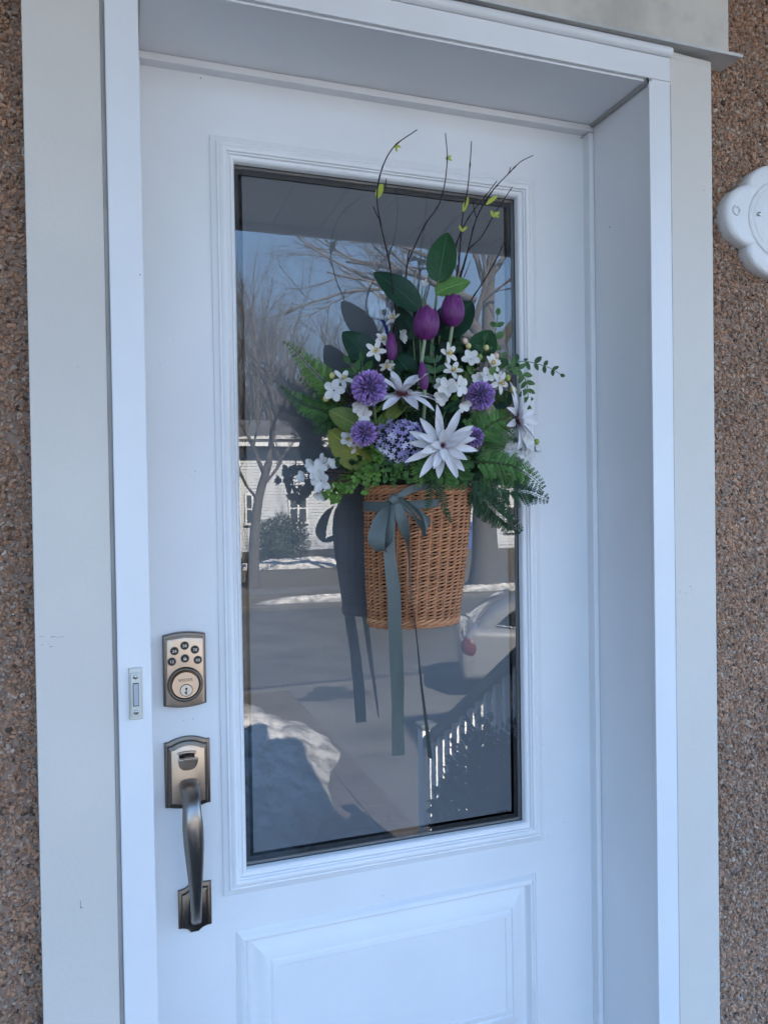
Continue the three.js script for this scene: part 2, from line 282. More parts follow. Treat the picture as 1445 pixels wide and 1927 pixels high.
// surround: jambs, brickmould, casings, head
{
  const f = thing('door_frame', 'white jambs, brickmould and cream casing boards round the front door', 'door frame', V(0, -0.04, 0.1));
  for (const s of [-1, 1]) {
    const X = (a, b) => s > 0 ? [a, b] : [-b, -a];
    part(f, 'jamb', box(...X(0.4245, 0.462), -0.03, 2.0, -0.06, 0.1835), M.trim);
    part(f, 'stop', box(...X(0.4135, 0.4242), -0.03, 1.986, -0.004, 0.021, 0.0018), M.trim);
    part(f, 'weatherstrip', box(...X(0.411, 0.4215), -0.03, 1.986, -0.012, -0.0045, 0.001), M.rubber);
    part(f, 'brickmould', box(...X(0.4215, 0.4655), -0.03, 2.0035, 0.184, 0.1905, 0.0014), M.trim);
    part(f, 'brickmould_back', box(...X(0.463, 0.4655), -0.03, 2.0, 0.12, 0.1838), M.trim);
  }
  part(f, 'head_jamb', box(-0.462, 0.462, 2.0005, 2.04, -0.06, 0.1835), M.trim);
  part(f, 'corner_bead', tube([V(0.4195, 1.999, 0.022), V(0.4225, 2.0005, 0.189)], t => 0.0044 + 0.0022 * t, 14, 6), M.caulk);
  part(f, 'corner_bead', tube([V(-0.4195, 1.999, 0.022), V(-0.4225, 2.0005, 0.186)], t => 0.0044 + 0.0018 * t, 14, 6), M.caulk);
  part(f, 'head_stop', box(-0.4242, 0.4242, 1.988, 2.0002, -0.004, 0.021, 0.0018), M.trim);
  part(f, 'head_weatherstrip', box(-0.4215, 0.4215, 1.983, 1.989, -0.012, -0.0045, 0.001), M.rubber);
  part(f, 'head_brickmould', box(-0.4655, 0.4655, 2.004, 2.045, 0.1838, 0.191, 0.0014), M.trim);
  part(f, 'crown_bead', tube([V(-0.47, 2.054, 0.1905), V(0.466, 2.054, 0.1905)], [0.0088, 0.0088], 4, 14), M.trim);
  part(f, 'crown_strip', box(-0.47, 0.466, 2.046, 2.066, 0.13, 0.1895), M.trim);
  part(f, 'left_casing', box(-0.569, -0.4715, -0.03, 2.064, 0.11, 0.186, 0.0016), M.casing);
  part(f, 'right_casing', box(0.468, 0.558, -0.03, 2.05, 0.11, 0.187, 0.0016), M.casing);
  part(f, 'casing_cap', tube([V(0.469, 2.053, 0.178), V(0.556, 2.05, 0.178)], [0.011, 0.0105], 6, 10), M.casing);
  // uneven caulk beside the boards
  const r = rng(8), cg = (x, w, z) => { const pts = []; for (let i = 0; i <= 40; i++) pts.push(V(x + (r() - 0.5) * 0.0009, 0.1 + i * 0.0475, z + (r() - 0.5) * 0.0005)); return tube(pts, t => w * (0.9 + 0.2 * r()), 160, 8); };
  part(f, 'caulk_bed', box(-0.4714, -0.4657, -0.03, 2.06, 0.11, 0.177), M.caulk); part(f, 'caulk_joint', cg(-0.4686, 0.0062, 0.1785), M.caulk); part(f, 'caulk_joint', cg(0.4668, 0.0022, 0.1865), M.caulk);
  // head board and its drip flashing
  part(f, 'head_board', box(-0.66, 0.5925, 2.0715, 2.5, 0.147, 0.1925, 0.0016), M.fascia);
  part(f, 'drip_flashing', box(-0.67, 0.614, 2.0675, 2.07, 0.147, 0.2035), M.flashing);
  part(f, 'flashing_lip', box(-0.67, 0.614, 2.0645, 2.0674, 0.2012, 0.2035), M.flashing);
  // scuffs, tape marks and nail dots
  const scuff = (u, v, z, w, h, m = M.black) => part(f, 'scuff_mark', box(...(p => [p.x - w / 2, p.x + w / 2, p.y - h / 2, p.y + h / 2, p.z - 0.001, p.z + 0.0002])(at(u, v, z))), m);
  for (let i = 0; i < 9; i++) scuff(76 + r() * 42, 1197 + (i < 6 ? r() * 2.5 : r() * 22), 0.1862, 0.001 + 0.005 * r(), 0.0005 + 0.0005 * r(), M.caulk);
  for (const [u, v, w, h] of [[152, 1702, 0.0005, 0.011], [154, 1708, 0.003, 0.0006], [148, 690, 0.0012, 0.0006], [264, 517, 0.002, 0.001]]) scuff(u, v, u > 240 ? 0.1907 : 0.1862, w, h);
  for (let i = 0; i < 7; i++) scuff(1276 + r() * 26, 1102 + r() * 14, 0.1872, 0.001 + 0.004 * r(), 0.0005 + 0.0006 * r(), M.caulk);
  for (const [u, v] of [[1323, 358], [1147, 427]]) scuff(u, v, 0.1872, 0.0012, 0.0012);
  part(f, 'nail_spot', new THREE.SphereGeometry(0.0022, 8, 6).translate(0.424, 2.0005, 0.19), M.caulk);
}
// the door
const door = thing('front_door', 'white panelled front door with a tall glazed window', 'door', V(0, 0, -0.02));
{
  const s = new THREE.Shape(); s.moveTo(-0.45, 0); s.lineTo(0.45, 0); s.lineTo(0.45, 2.0); s.lineTo(-0.45, 2.0); s.closePath();
  const hole = (x0, x1, y0, y1) => { const p = new THREE.Path(); p.moveTo(x0, y0); p.lineTo(x0, y1); p.lineTo(x1, y1); p.lineTo(x1, y0); p.closePath(); s.holes.push(p); };
  hole(-0.285, 0.285, 0.64, 1.87);
  hole(-0.287, 0.289, 0.24, 0.557);
  const g = new THREE.ExtrudeGeometry(s, { depth: 0.044, bevelEnabled: false }); g.translate(0, 0, -0.044);
  part(door, 'slab', muv(g), M.white);
  const mm = a => a.map(([t, z]) => [t / 1000, z / 1000]);
  const lite = [[0, -1], [0.2, 3.2], [1, 3.8], [8.6, 4.4], [9.4, 5], [9.8, 7.6], [10.8, 8.6], [12, 8.6], [12.8, 7.8], [13.6, 8], [16, 10.6], [19, 12.2], [22, 12.4], [24.5, 11.4], [26, 9.6], [26.4, 8], [28.6, 7.8], [29, 7], [29.4, 3.4], [32, 2.4], [32.4, 3.8], [33.6, 4.8], [36, 4.6], [38.2, 3], [39, 1], [39, -9.5]];
  part(door, 'window_moulding', mould(-0.305, 0.305, 0.62, 1.89, mm(lite)), M.trim);
  const pan = [[0, 0.0], [0.6, -3.1], [2, -4.26], [3, -3.49], [9, 3.88], [13, 7.36], [16, 7.75], [18, 5.42], [19, 0.78], [20, -4.65], [22, -6.59], [27, -6.2], [40, 0.46], [52, 6.2], [55, 6.97], [56.5, 4.26], [58.5, 4.26], [62, 6.97], [66, 8.53], [70, 8.68], [71.5, 6.97], [74, 7.44]];
  const X0 = -0.287, X1 = 0.289, Y0 = 0.24, Y1 = 0.557, t = 0.074;
  const pn = part(door, 'lower_panel', mg([mould(X0, X1, Y0, Y1, mm(pan)), (() => { const p = new THREE.PlaneGeometry(X1 - X0 - 2 * t, Y1 - Y0 - 2 * t); p.translate((X0 + X1) / 2, (Y0 + Y1) / 2, 0.00744); return muv(p); })()]), M.white);
  part(door, 'glass_pane', (() => { const p = new THREE.PlaneGeometry(0.54, 1.2); p.translate(0, 1.255, -0.012); return p; })(), M.glass);
  part(door, 'gasket', mould(-0.2725, 0.2725, 0.6525, 1.8575, mm([[0, -13], [5.2, -13], [5.2, -17], [0, -17]])), M.rubber);
  part(door, 'spacer_bar', mould(-0.2673, 0.2673, 0.6577, 1.8523, mm([[0, -15.5], [4.2, -15.5], [4.2, -21], [0, -21]])), M.spacer);
  part(door, 'inner_gasket', mould(-0.263, 0.263, 0.662, 1.848, mm([[0, -21.2], [7.5, -21.2], [7.5, -23], [0, -23]])), M.rubber);
  const film = part(door, 'privacy_sheet', box(-0.2495, 0.2495, 0.675, 1.838, -0.0235, -0.0215), M.film);
  const mk = at(946, 1527, -0.02); part(door, 'maker_mark', box(mk.x - 0.012, mk.x + 0.012, mk.y - 0.0009, mk.y + 0.0006, -0.0214, -0.0211), M.rubber);
  const dr = rng(909); for (const [u, v, n, sx, sy] of [[350, 1560, 7, 40, 120], [345, 1350, 5, 50, 30], [350, 875, 4, 40, 60], [1040, 1500, 5, 60, 300], [330, 700, 3, 60, 300], [760, 1700, 4, 200, 60]]) for (let i = 0; i < n; i++) { const p = at(u + (dr() - 0.5) * sx, v + (dr() - 0.5) * sy, 0), w = 0.0006 + 0.004 * dr() * dr(), h = 0.0004 + 0.0012 * dr(), g = box(-w / 2, w / 2, -h / 2, h / 2, -0.0005, 0.00012); g.rotateZ((dr() - 0.5) * 2.5); part(door, 'scuff_mark', g.translate(p.x, p.y, 0), M.scuff); }
  part(door, 'nail_hole', new THREE.CircleGeometry(0.0016, 8).translate(...at(1094, 259, 0.0004).toArray()), M.black);
  part(door, 'nail_hole', new THREE.CircleGeometry(0.001, 8).translate(...at(378, 147, 0.0004).toArray()), M.black);
}
const font = await new FontLoader().loadAsync('fonts/droid/droid_sans_bold.typeface.json');
function text(str, size, depth) { const g = new TextGeometry(str, { font, size, depth, curveSegments: 3, bevelEnabled: false }); g.computeBoundingBox(); const b = g.boundingBox; g.translate(-(b.min.x + b.max.x) / 2, -(b.min.y + b.max.y) / 2, 0); return g; }
function arched(x0, x1, y0, y1, up, dn, sh = 0) { // plate outline: arched top and bottom with small square shoulders
  const s = new THREE.Shape(), w = x1 - x0, c = (x0 + x1) / 2;
  s.moveTo(x0, y0); s.lineTo(x0, y1);
  if (sh) s.lineTo(x0 + sh, y1);
  s.quadraticCurveTo(c, y1 + 2 * up, x1 - sh, y1); s.lineTo(x1, y1); s.lineTo(x1, y0);
  if (sh) s.lineTo(x1 - sh, y0);
  s.quadraticCurveTo(c, y0 - 2 * dn, x0 + sh, y0); s.closePath(); return s;
}
const plate = (s, depth, bevel, z, bs = 3) => { const g = new THREE.ExtrudeGeometry(s, { depth, bevelEnabled: bevel > 0, bevelThickness: bevel, bevelSize: bevel, bevelOffset: -bevel, bevelSegments: bs, curveSegments: 14 }); g.translate(0, 0, z); return muv(toCreasedNormals(g, 0.5)); };
{ // keypad deadbolt
  const a = at(306, 1196, 0.008), b = at(389, 1322, 0.008), l = part(door, 'keypad_lock', plate(arched(a.x, b.x, b.y, a.y - 0.001, 0.0045, 0.0045), 0.007, 0.003, 0.0005), M.dark);
  part(l, 'lock_face', plate(arched(a.x + 0.0035, b.x - 0.0035, b.y + 0.0025, a.y - 0.006, 0.0042, 0.0042), 0.006, 0.0045, 0.009, 5), M.bronze);
  const zf = 0.0197, keys = [['34', 338, 204], ['56', 398, 172], ['78', 458, 195], ['12', 323, 266], ['', 400, 247], ['90', 475, 255]];
  for (const [s, x, y] of keys) {
    const p = z4(x, y, zf + 0.002), g = new THREE.CylinderGeometry(0.0058, 0.0062, 0.0022, 24); g.rotateX(Math.PI / 2); g.translate(p.x, p.y, zf + 0.0008);
    part(l, 'key', g, M.black);
    const rg = new THREE.TorusGeometry(0.0062, 0.0007, 6, 24); rg.translate(p.x, p.y, zf + 0.0006); part(l, 'key_rim', rg, M.dark);
    if (s) part(l, 'key_number', text(s, 0.0046, 0.0003).translate(p.x, p.y, zf + 0.0020), M.keytext);
    else { const sh = new THREE.TorusGeometry(0.0017, 0.0005, 6, 12, Math.PI); sh.translate(p.x - 0.0006, p.y + 0.0006, zf + 0.0021); part(l, 'padlock_symbol', mg([sh, box(p.x - 0.0024, p.x + 0.0024, p.y - 0.0026, p.y + 0.0005, zf + 0.0018, zf + 0.0023)]), M.keytext); }
  }
  const c = z4(402, 400, zf + 0.004);
  const ring = new THREE.LatheGeometry([[0.0285, -0.001], [0.0285, 0.001], [0.0268, 0.0045], [0.0243, 0.0052], [0.0226, 0.003], [0.0222, -0.003]].map(([x, y]) => new THREE.Vector2(x, y)), 40); ring.rotateX(Math.PI / 2); ring.translate(c.x, c.y, zf);
  part(l, 'cylinder_collar', ring, M.dark);
  const cf = new THREE.CylinderGeometry(0.0208, 0.022, 0.009, 40); cf.rotateX(Math.PI / 2); cf.translate(c.x, c.y, zf + 0.0025); part(l, 'cylinder_face', cf, M.bronze);
  part(l, 'lettering', text('WEISER', 0.0046, 0.0004).translate(c.x, c.y + 0.0085, zf + 0.0069), M.dark);
  const k = z4(407, 431, zf + 0.006); const kd = new THREE.CylinderGeometry(0.0093, 0.0093, 0.003, 28); kd.rotateX(Math.PI / 2); kd.translate(k.x, k.y, zf + 0.0066); part(l, 'key_plug', kd, M.screw);
  const kr = new THREE.TorusGeometry(0.0095, 0.0006, 6, 28); kr.translate(k.x, k.y, zf + 0.0078); part(l, 'plug_rim', kr, M.black);
  const kh = mg([new THREE.CircleGeometry(0.0019, 14).translate(k.x, k.y + 0.0028, zf + 0.0084), box(k.x - 0.0009, k.x + 0.0007, k.y - 0.0062, k.y + 0.003, zf + 0.0078, zf + 0.0083), box(k.x - 0.0030, k.x - 0.0006, k.y - 0.0045, k.y - 0.0025, zf + 0.0078, zf + 0.00835), box(k.x - 0.0015, k.x + 0.0015, k.y - 0.0066, k.y - 0.005, zf + 0.0078, zf + 0.0084)]);
  part(l, 'keyhole', kh, M.black);
}
{ // handleset
  const tl = z4(277, 745, 0.004), br = z4(550, 1062, 0.004), h = part(door, 'handleset', plate(arched(tl.x, br.x, br.y - 0.007, tl.y + 0.001, 0.0075, 0.0045, 0.006), 0.003, 0.003, 0.0004, 2), M.dark);
  part(h, 'escutcheon', plate(arched(tl.x + 0.0045, br.x - 0.0045, br.y - 0.0025, tl.y - 0.004, 0.0075, 0.0045, 0.0055), 0.002, 0.0055, 0.008, 2), M.dark);
  part(h, 'escutcheon_face', plate(arched(tl.x + 0.0102, br.x - 0.0102, br.y + 0.003, tl.y - 0.0095, 0.0065, 0.0035, 0.0045), 0.0012, 0.0008, 0.0155, 2), M.bronze);
  const zf = 0.0176, s = z4(410, 812, zf), th = z4(418, 862, zf + 0.012);
  part(h, 'thumb_slot', box(s.x - 0.0125, s.x + 0.0125, s.y - 0.0045, s.y + 0.0045, zf - 0.004, zf + 0.0008, 0.0015), M.black);
  part(h, 'slot_hood', tube([V(s.x - 0.0145, s.y + 0.0035, zf), V(s.x, s.y + 0.0055, zf + 0.002), V(s.x + 0.0145, s.y + 0.0035, zf)], [0.0022, 0.0022], 12, 8), M.bronze);
  const ts = new THREE.Shape(); ts.moveTo(-0.0155, 0.0105); ts.quadraticCurveTo(-0.016, -0.008, -0.006, -0.0115); ts.quadraticCurveTo(0, -0.0125, 0.006, -0.0115); ts.quadraticCurveTo(0.016, -0.008, 0.0155, 0.0105); ts.quadraticCurveTo(0, 0.0135, -0.0155, 0.0105);
  const tg = new THREE.ExtrudeGeometry(ts, { depth: 0.0015, bevelEnabled: true, bevelThickness: 0.0012, bevelSize: 0.0012, bevelOffset: -0.0012, bevelSegments: 3 }); tg.rotateX(0.45); tg.translate(th.x, th.y, th.z); part(h, 'thumb_lever', toCreasedNormals(tg, 0.5), M.bronze);
  part(h, 'lever_tongue', box(th.x - 0.006, th.x + 0.006, th.y + 0.006, th.y + 0.012, zf - 0.003, th.z + 0.004, 0.001), M.dark);
  const gp = [z4(427, 985, 0.017), z4(430, 1020, 0.034), z4(437, 1075, 0.052), z4(441, 1160, 0.063), z4(449, 1300, 0.0645), z4(457, 1450, 0.0585), z4(462, 1600, 0.049), z4(465, 1700, 0.036), z4(466, 1768, 0.02), z4(466, 1785, 0.008)];
  const w = t => 0.0165 - 0.0025 * sst(0, 0.16, t) + 0.002 * sst(0.16, 0.3, t) - 0.0072 * sst(0.3, 0.85, t);
  const cv = new THREE.CatmullRomCurve3(gp, false, 'centripetal'), n = 48, m = 18, pos = [], idx = [], uv = [];
  for (let i = 0; i <= n; i++) { const t = i / n, p = cv.getPointAt(t), tn = cv.getTangentAt(t), x = V(1, 0, 0), z = x.clone().cross(tn).normalize(), hw = w(t), hd = hw * 0.62;
    for (let j = 0; j <= m; j++) { const a = j / m * 2 * Math.PI, c = Math.cos(a), d = Math.sin(a), k = Math.pow(Math.pow(Math.abs(c), 3) + Math.pow(Math.abs(d), 3), -1 / 3); const q = p.clone().addScaledVector(x, c * k * hw).addScaledVector(z, d * k * hd); pos.push(q.x, q.y, q.z); uv.push(j / m * 0.1, t * 0.25); } }
  for (let i = 0; i < n; i++) for (let j = 0; j < m; j++) { const a = i * (m + 1) + j, b = a + m + 1; idx.push(a, b, a + 1, b, b + 1, a + 1); }
  const gg = new THREE.BufferGeometry(); gg.setAttribute('position', new THREE.Float32BufferAttribute(pos, 3)); gg.setAttribute('uv', new THREE.Float32BufferAttribute(uv, 2)); gg.setIndex(idx); gg.computeVertexNormals();
  part(h, 'grip', gg, M.grip ?? mat([0.3, 0.265, 0.235], 0.3, { metalness: 1 }));
  const l0 = z4(358, 1600, 0.004), l1 = z4(557, 1795, 0.004);
  const low = (k, up) => { const q = new THREE.Shape(), x0 = l0.x + k, x1 = l1.x - k, c = (x0 + x1) / 2, y1 = l0.y - 0.002 - k, y0 = l1.y + k; q.moveTo(x0, y0); q.lineTo(x0, y1); q.quadraticCurveTo(c - 0.012, y1 + 0.001, c - 0.008, y1 + up); q.lineTo(x1, y1 + up * 0.9); q.lineTo(x1, y0 - 0.001); q.quadraticCurveTo(c + 0.012, y0 - 0.001, c + 0.006, y0 - up); q.lineTo(c - 0.008, y0 - up); q.quadraticCurveTo(c - 0.012, y0, x0, y0); return q; };
  part(h, 'lower_escutcheon', plate(low(0, 0.009), 0.002, 0.003, 0.0004, 2), M.dark); part(h, 'lower_escutcheon_face', plate(low(0.0055, 0.008), 0.001, 0.0045, 0.006, 2), M.dark);
}
{ // doorbell
  const a = at(242, 1258, 0.195), b = at(270, 1353, 0.195), o = thing('doorbell', 'small cream doorbell button screwed to the left brickmould', 'doorbell', V((a.x + b.x) / 2, b.y, 0.19));
  const zb = 0.1907, cx = (a.x + b.x) / 2, cy = (a.y + b.y) / 2, w = (b.x - a.x) / 2, hh = (a.y - b.y) / 2;
  const sq = (w, h) => { const s = new THREE.Shape(); s.moveTo(-w, -h); s.lineTo(w, -h); s.lineTo(w, h); s.lineTo(-w, h); s.closePath(); return s; };
  part(o, 'plate', plate(sq(w, hh), 0.003, 0.0025, 0, 3).translate(cx, cy, zb), M.bell);
  part(o, 'raised_field', plate(sq(w * 0.72, hh * 0.82), 0.0006, 0.0008, 0, 2).translate(cx, cy, zb + 0.0082), M.bell);
  part(o, 'button_well', box(cx - w * 0.42, cx + w * 0.42, cy - hh * 0.45, cy + hh * 0.45, zb + 0.006, zb + 0.0099), M.black);
  part(o, 'button', box(cx - w * 0.36, cx + w * 0.36, cy - hh * 0.42, cy + hh * 0.42, zb + 0.006, zb + 0.0118, 0.001), M.bellButton);
  for (const s of [-1, 1]) { const g = new THREE.SphereGeometry(0.0033, 14, 8); g.scale(1, 1, 0.45); g.translate(cx, cy + s * hh * 0.68, zb + 0.0096); const sc = part(o, 'screw', g, M.screw); part(sc, 'slot', box(cx - 0.0027, cx + 0.0027, cy + s * hh * 0.68 - 0.0004, cy + s * hh * 0.68 + 0.0004, zb + 0.0098, zb + 0.01115), M.black); }
}
{ // scalloped plaque on the wall at the right
  const c = V(0.751, 1.795, WALL + 0.004), o = thing('wall_plaque', 'white scalloped oval plaque screwed to the pebbled wall', 'plaque', c);
  const ell = (a, b) => { const s = new THREE.Shape(); s.absellipse(0, 0, a, b, 0, Math.PI * 2); return s; };
  const P = (nm, a, b, x, y, d, bev, z0) => part(o, nm, plate(ell(a, b), d, bev, 0, 5).translate(c.x + x, c.y + y, WALL + z0), M.plaque);
  P('side_lobe', 0.064, 0.058, -0.086, 0.004, 0.020, 0.009, 0.0); P('side_lobe', 0.062, 0.054, 0.088, 0.004, 0.020, 0.009, 0.0);
  P('top_lobe', 0.098, 0.05, 0, 0.060, 0.0195, 0.009, 0); P('bottom_lobe', 0.098, 0.05, 0, -0.060, 0.0195, 0.009, 0);
  P('rim', 0.102, 0.080, 0, 0, 0.027, 0.005, 0); P('oval_face', 0.092, 0.071, 0, 0, 0.030, 0.003, 0);
  const tr = new THREE.TorusGeometry(0.0075, 0.0024, 8, 20); tr.translate(c.x - 0.128, c.y + 0.008, WALL + 0.0292); part(o, 'screw_boss', tr, M.plaque);
  const g = new THREE.SphereGeometry(0.0042, 14, 8); g.scale(1, 1, 0.45); g.translate(c.x - 0.081, c.y + 0.004, WALL + 0.0362); part(o, 'screw', g, M.screw);
}
// ---------------------------------------------------------------- wicker basket, ribbon, hook
const BC = V(0.027, 1.07, 0.066);   // base centre of the basket
{
  const o = thing('wicker_basket', 'tapered round brown wicker basket hung on the door window', 'basket', BC);
  const Y0 = 1.075, Y1 = 1.293, cx = t => lerp(0.019, 0.0325, t), rx = t => lerp(0.0775, 0.0935, Math.pow(Math.max(t, 0), 0.9)) + 0.0025 * Math.sin(t * Math.PI), rz = t => lerp(0.052, 0.060, t), cz = 0.066;
  const pt = (t, a, out = 0) => V(cx(t) + (rx(t) + out) * Math.cos(a), lerp(Y0, Y1, t), cz + (rz(t) + out) * Math.sin(a));
  const r = rng(31), NS = 30, rows = 37;
  // upright stakes
  for (let i = 0; i < NS; i++) { const a = (i + 0.5) / NS * Math.PI * 2; const pts = []; for (let k = 0; k <= 8; k++) pts.push(pt(k / 8, a + (r() - 0.5) * 0.01, 0.0006)); part(o, 'stake', tube(pts, [0.0021, 0.0021], 16, 6), M.willow); }
  // pairs of weavers twisted round each other between the stakes
  const shades = [M.willow, mat([0.74, 0.38, 0.215], 0.6, { map: T.willow }), mat([0.52, 0.24, 0.13], 0.6, { map: T.willow }), mat([0.69, 0.34, 0.185], 0.55, { map: T.willow })];
  const lots = shades.map(() => []);
  for (let j = 0; j < rows; j++) for (let s = 0; s < 2; s++) {
    const seg = NS * 8, pts = [], pos = [], idx = [], nor = [], uv = [], ph = Math.PI / 2 + s * Math.PI + (r() - 0.5) * 0.2, rad = 5, wob = r() * 6, wa = 0.5 + r();
    for (let i = 0; i <= seg; i++) {
      const a = i / seg * Math.PI * 2, k = a * NS / 2 + ph + 0.06 * Math.sin(a * 5 + wob), t = (j + 0.55) / rows + (0.0019 * Math.cos(k) + 0.0003 * wa * Math.sin(a * 3 + wob) + 0.0003 * Math.sin(a * 11 + wob * 2)) / (Y1 - Y0);
      pts.push(pt(t, a, 0.0030 * Math.sin(k)));
    }
    const tk = 0.0015 + 0.0003 * r();
    for (let i = 0; i <= seg; i++) {
      const p = pts[i], tn = pts[Math.min(i + 1, seg)].clone().sub(pts[Math.max(i - 1, 0)]).normalize(), up = V(0, 1, 0), b = tn.clone().cross(up).normalize(), n = b.clone().cross(tn), q = tk * (0.88 + 0.24 * vn(i * 0.07, j * 2 + s, 4096, 3));
      for (let c = 0; c <= rad; c++) { const g = c / rad * Math.PI * 2, d = n.clone().multiplyScalar(Math.cos(g) * 1.05).addScaledVector(b, Math.sin(g) * 0.9); pos.push(p.x + d.x * q, p.y + d.y * q, p.z + d.z * q); d.normalize(); nor.push(d.x, d.y, d.z); uv.push(c / rad * 0.2 + j * 0.31, i / seg * 2.5 + s * 0.37 + j * 0.17); }
    }
    for (let i = 0; i < seg; i++) for (let c = 0; c < rad; c++) { const A = i * (rad + 1) + c, B = A + rad + 1; idx.push(A, A + 1, B, B, A + 1, B + 1); }
    const g = new THREE.BufferGeometry(); g.setAttribute('position', new THREE.Float32BufferAttribute(pos, 3)); g.setAttribute('normal', new THREE.Float32BufferAttribute(nor, 3)); g.setAttribute('uv', new THREE.Float32BufferAttribute(uv, 2)); g.setIndex(idx);
    lots[Math.floor(r() * 4)].push(g);
  }
  shades.forEach((m, i) => lots[i].length && stuff(part(o, 'woven_rods', mg(lots[i]), m)));
  // plaited foot and rolled rim
  const braid = (t, out, y, n, thick, amp) => { const l = []; for (let s = 0; s < 3; s++) { const pts = []; for (let i = 0; i <= 160; i++) { const a = i / 160 * Math.PI * 2, k = a * n + s * 2.094; const p = pt(t, a, out + amp * Math.sin(k)); p.y += y + amp * 1.1 * Math.cos(k); pts.push(p); } l.push(tube(pts, [thick, thick], 260, 6)); } return mg(l); };
  part(o, 'foot_braid', braid(0, 0.001, 0.001, 9, 0.0026, 0.003), shades[1]); part(o, 'foot_braid', braid(0, 0.0005, -0.0045, 8, 0.0023, 0.0024), shades[0]);
  part(o, 'rim_braid', braid(1, 0.0005, 0.003, 12, 0.0021, 0.0026), shades[1]); part(o, 'rim_braid', braid(1, -0.001, 0.0085, 10, 0.002, 0.0026), shades[3]);
  // added dark sheet inside the weave as shade between rods, and the base
  const ln = new THREE.CylinderGeometry(1, 1, 1, 40, 1, true), lp = ln.attributes.position; for (let i = 0; i < lp.count; i++) { const t = lp.getY(i) + 0.5, a = Math.atan2(lp.getZ(i), lp.getX(i)), p = pt(lerp(0.01, 0.97, t), a, -0.0052); lp.setXYZ(i, p.x, p.y, p.z); } ln.computeVertexNormals();
  part(o, 'shade_sheet', ln, mat([0.035, 0.016, 0.01], 0.95, { side: THREE.DoubleSide }));
  const bs = new THREE.CylinderGeometry(1, 1, 0.006, 40); bs.scale(rx(0) - 0.004, 1, rz(0) - 0.004); bs.translate(cx(0), Y0 - 0.002, cz); part(o, 'base', bs, M.willow);
  const hl = []; for (let i = 0; i <= 12; i++) { const a = Math.PI * i / 12; hl.push(V(-0.004 + 0.045 * Math.cos(a), 1.30 + 0.2 * Math.sin(a), 0.012 + 0.01 * Math.sin(a))); } part(o, 'hanging_loop', tube(hl, [0.0016, 0.0016], 24, 6), M.willowDark);
  const sp = [at(862, 1155, 0.07), at(868, 1148, 0.075), at(862, 1138, 0.078), at(866, 1128, 0.078)]; part(o, 'loose_strand', tube(sp, [0.0006, 0.0003], 10, 4), shades[0]);
}
// a strip of ribbon: points with half-width vectors
function strip(pts, wid, n = 40, th = 0.0003) {
  const c = new THREE.CatmullRomCurve3(pts, false, 'centripetal'), w = new THREE.CatmullRomCurve3(wid, false, 'centripetal'), pos = [], idx = [], uv = [], m = 4, L = c.getLength();
  for (let i = 0; i <= n; i++) { const t = i / n, p = c.getPoint(t), d = w.getPoint(t), tn = c.getTangent(t), nn = d.clone().cross(tn).normalize(); for (let j = 0; j <= m; j++) { const s = j / m * 2 - 1, q = p.clone().addScaledVector(d, s).addScaledVector(nn, th * (1 - s * s) * 3 + 0.0011 * Math.sin(t * 19 + s * 1.6) * s); pos.push(q.x, q.y, q.z); uv.push(s * d.length() * 30, t * L * 30); } }
  for (let i = 0; i < n; i++) for (let j = 0; j < m; j++) { const a = i * (m + 1) + j, b = a + m + 1; idx.push(a, a + 1, b, b, a + 1, b + 1); }
  const g = new THREE.BufferGeometry(); g.setAttribute('position', new THREE.Float32BufferAttribute(pos, 3)); g.setAttribute('uv', new THREE.Float32BufferAttribute(uv, 2)); g.setIndex(idx); g.computeVertexNormals(); return g;
}
